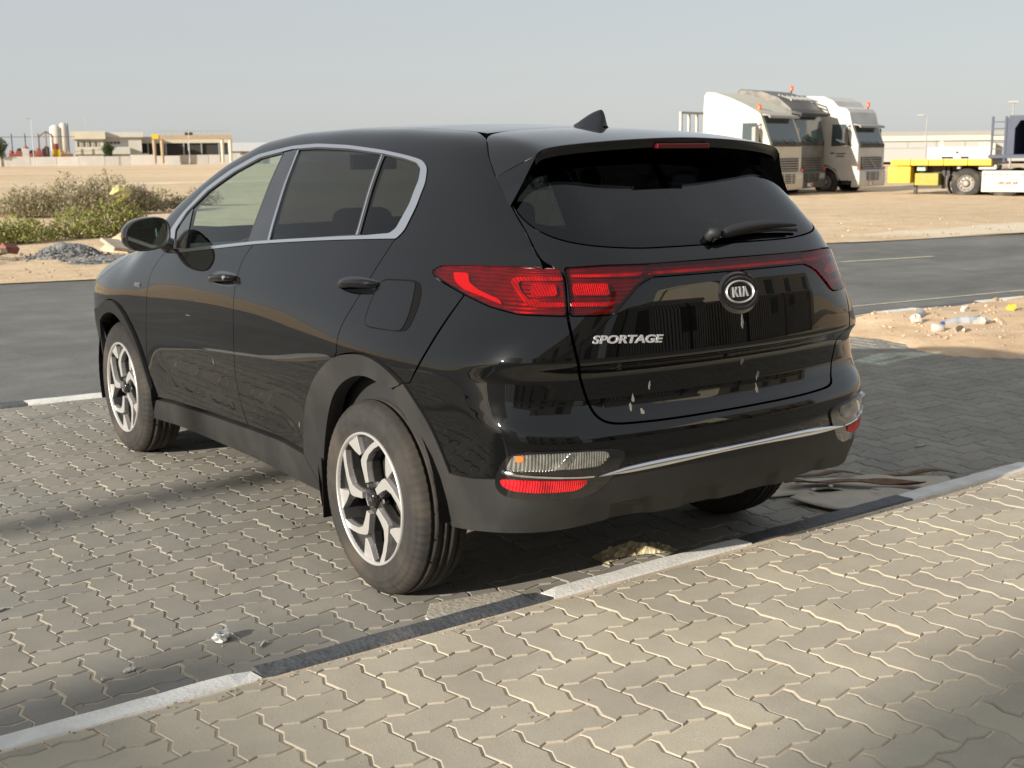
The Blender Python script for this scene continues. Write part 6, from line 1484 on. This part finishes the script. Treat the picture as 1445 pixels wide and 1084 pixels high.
def sheetc(name, pts, z, m_, seed, amp=.012, parent=cbd):
    """thin buckled sheet cut to an outline"""
    lp = resample(soft(pts,.01,1), .03); arr = np.array(lp); lo,hi = arr.min(0),arr.max(0); gx,gy = np.meshgrid(np.arange(lo[0],hi[0],.04),np.arange(lo[1],hi[1],.04)); G = np.stack([gx.ravel(),gy.ravel()],1); G = G[pip(G,lp)]; G = G[segdist(G,lp) > .02] if len(G) else G
    n = len(lp); vo,eo,fo,_,_,_ = delaunay_2d_cdt([Vector(p) for p in lp]+[Vector(p) for p in G], [(i,(i+1)%n) for i in range(n)], [], 1, 1e-7)
    V2 = np.array([tuple(v) for v in vo]); F = [f for f in fo if pip(V2[list(f)].mean(0)[None],lp)[0]]
    rgs = random.Random(seed); f1,f2,p1,p2 = rgs.uniform(8,14),rgs.uniform(6,12),rgs.uniform(0,6),rgs.uniform(0,6)
    ed = segdist(V2,lp)
    vs = [(x,y,z+amp*(1+math.sin(x*f1+p1)*math.sin(y*f2+p2))*.5+.018*max(0,1-e/.03)*max(0,math.sin(x*17+p2))) for (x,y),e in zip(V2,ed)]
    o = mesh_obj(name, vs, F, m_, parent, smooth=True); s = o.modifiers.new('thick','SOLIDIFY'); s.thickness = .004; return o
sheetc('cardboard_flap', [(1.10,-.03),(1.22,.10),(1.42,.10),(1.62,-.02),(2.02,-.30),(1.85,-.50),(1.62,-.36),(1.42,-.15),(1.25,-.08)], .006, M_card, 3)
sheetc('cardboard_flap', [(1.12,-.12),(1.32,-.10),(1.55,-.26),(1.72,-.46),(1.70,-.62),(1.35,-.58),(1.16,-.36)], .012, M_card, 5, .016)
sheetc('torn_edge', [(1.24,.02),(1.34,.05),(1.50,-.05),(1.78,-.33),(1.72,-.40),(1.52,-.18),(1.36,-.05)], .022, M_cardd, 8, .03)
sheetc('torn_strip', [(1.42,.13),(1.50,.12),(2.10,-.27),(2.09,-.31)], .012, M_cardd, 9, .012)
for k,(x,y) in enumerate(((1.27,-.13),(1.38,-.14),(1.5,-.30),(1.30,-.02))): scrap(x,y,.035,.02,.012,k,'','M' and M_paper,20+k).parent = cbd
for o in cbd.children:
    if o.name.startswith('paper_scrap'):
        for q in ('label','category','group'):
            if q in o: del o[q]
yw_ = MB(); rgw = random.Random(12); n = 26; vs = []; fs = []
for j in range(9):
    for i in range(n+1):
        u,v = i/n,j/8; x = -.05+.33*u; y = -.28+.10*v+.03*math.sin(u*5); e = math.sin(PI*u)**.6*math.sin(PI*v)**.7; vs.append((x+rgw.uniform(-.006,.006),y+rgw.uniform(-.006,.006),.004+e*(.022+.012*math.sin(u*19+v*6)+.008*math.sin(u*41+v*17)+rgw.uniform(-.006,.006))))
for j in range(8): fs += [(j*(n+1)+i,j*(n+1)+i+1,(j+1)*(n+1)+i+1,(j+1)*(n+1)+i) for i in range(n)]
tag(mesh_obj('crumpled_wrapper', vs, fs, mat('yellowed_wrapper',(.62,.52,.32),.55,var=.35,vscale=30,bump=.5,bscale=60)), 'crumpled yellowish wrapper on the pavers behind the rear bumper', 'wrapper')
# ------------------------------------------------------------------ the street side behind the camera (seen in reflections, left blocks and mast added to cast soft shade)
fn = empty('railing_fence', (0,-8.2,.15), 0, 'black bar railing along the back of the sidewalk', 'fence')
M_bar = mat('black_railing', (.015,.015,.016), .5)
mb = MB(); mb.bb(-.012,.012,-.012,.012,.05,2.25); b0 = mb.build('bar', M_bar, fn); b0.location = (-13,0,0)
for k in range(1,236):
    c = b0.copy(); COL.objects.link(c); c.parent = fn; c.location = (-13+.115*k,0,0)
for k in range(10):
    mb = MB(); x = -13+3*k; mb.bb(x-.05,x+.05,-.09,-.02,0,2.4); mb.build('post', M_bar, fn)
for z in (.18,2.1):
    mb = MB(); mb.bb(-13,14,.013,.05,z,z+.05); mb.build('rail', M_bar, fn)
def block(name, x0,x1,y0,y1,h,m_,label,nwin=0,face='+y',sill=1.0,wm=None):
    o = empty(name, ((x0+x1)/2,(y0+y1)/2,0), 0, label, 'building'); hx,hy = (x1-x0)/2,(y1-y0)/2
    mb = MB(); mb.bb(-hx,hx,-hy,hy,-.2,h); mb.build('wall', m_, o)
    mb = MB(); mb.bb(-hx-.15,hx+.15,-hy-.15,hy+.15,h,h+.35); mb.build('parapet', m_, o)
    for k in range(nwin):
        for fl in range(max(1,int(h//3.3))):
            x = -hx+(k+.5)*2*hx/nwin; mb = MB(); mb.bb(x-.6,x+.6,hy,hy+.03,sill+fl*3.3,sill+1.5+fl*3.3); mb.build('window', M_win, o)
    return o
block('villa', -16,2.0,-24,-15.5,6.8,M_bldg,'cream two-storey villa behind the railing',5)
block('villa', 4.5,11,-21,-14.5,4.2,M_bldg2,'low pale villa at the right behind the railing',2)
block('villa', 14,30,-26,-16,7.2,M_bldg,'tall cream villa farthest right behind the railing',4)
block('warehouse', -38,-30,-18,-5.80,13.2,M_bldg2,'tall pale block added out of view to shade the sidewalk',0)  # unseen block added so its edge shades the near sidewalk
block('shade_annex', -38,-30,-5.78,-3.26,8.95,M_bldg2,'lower block added out of view beside the tall one to shade the pavers',0)  # unseen lower block, height set by where its shade ends
o = empty('street_lamp', (-32.0,-1.58,-.03), 0, 'tall mast added out of view to cast a soft shadow band', 'street lamp')  # unseen mast, added for its soft shadow across the parking bay
mb = MB(); mb.tube([(0,0,0),(0,0,10.8)],[.13,.11],10); mb.build('pole', M_steel, o); mb = MB(); mb.tube([(0,0,10.7),(0,1.2,11.0)],.06,6); mb.build('arm', M_steel, o); mb = MB(); mb.box((0,1.4,11.0),(.3,.7,.14)); mb.build('lamp_head', M_lgrey, o)
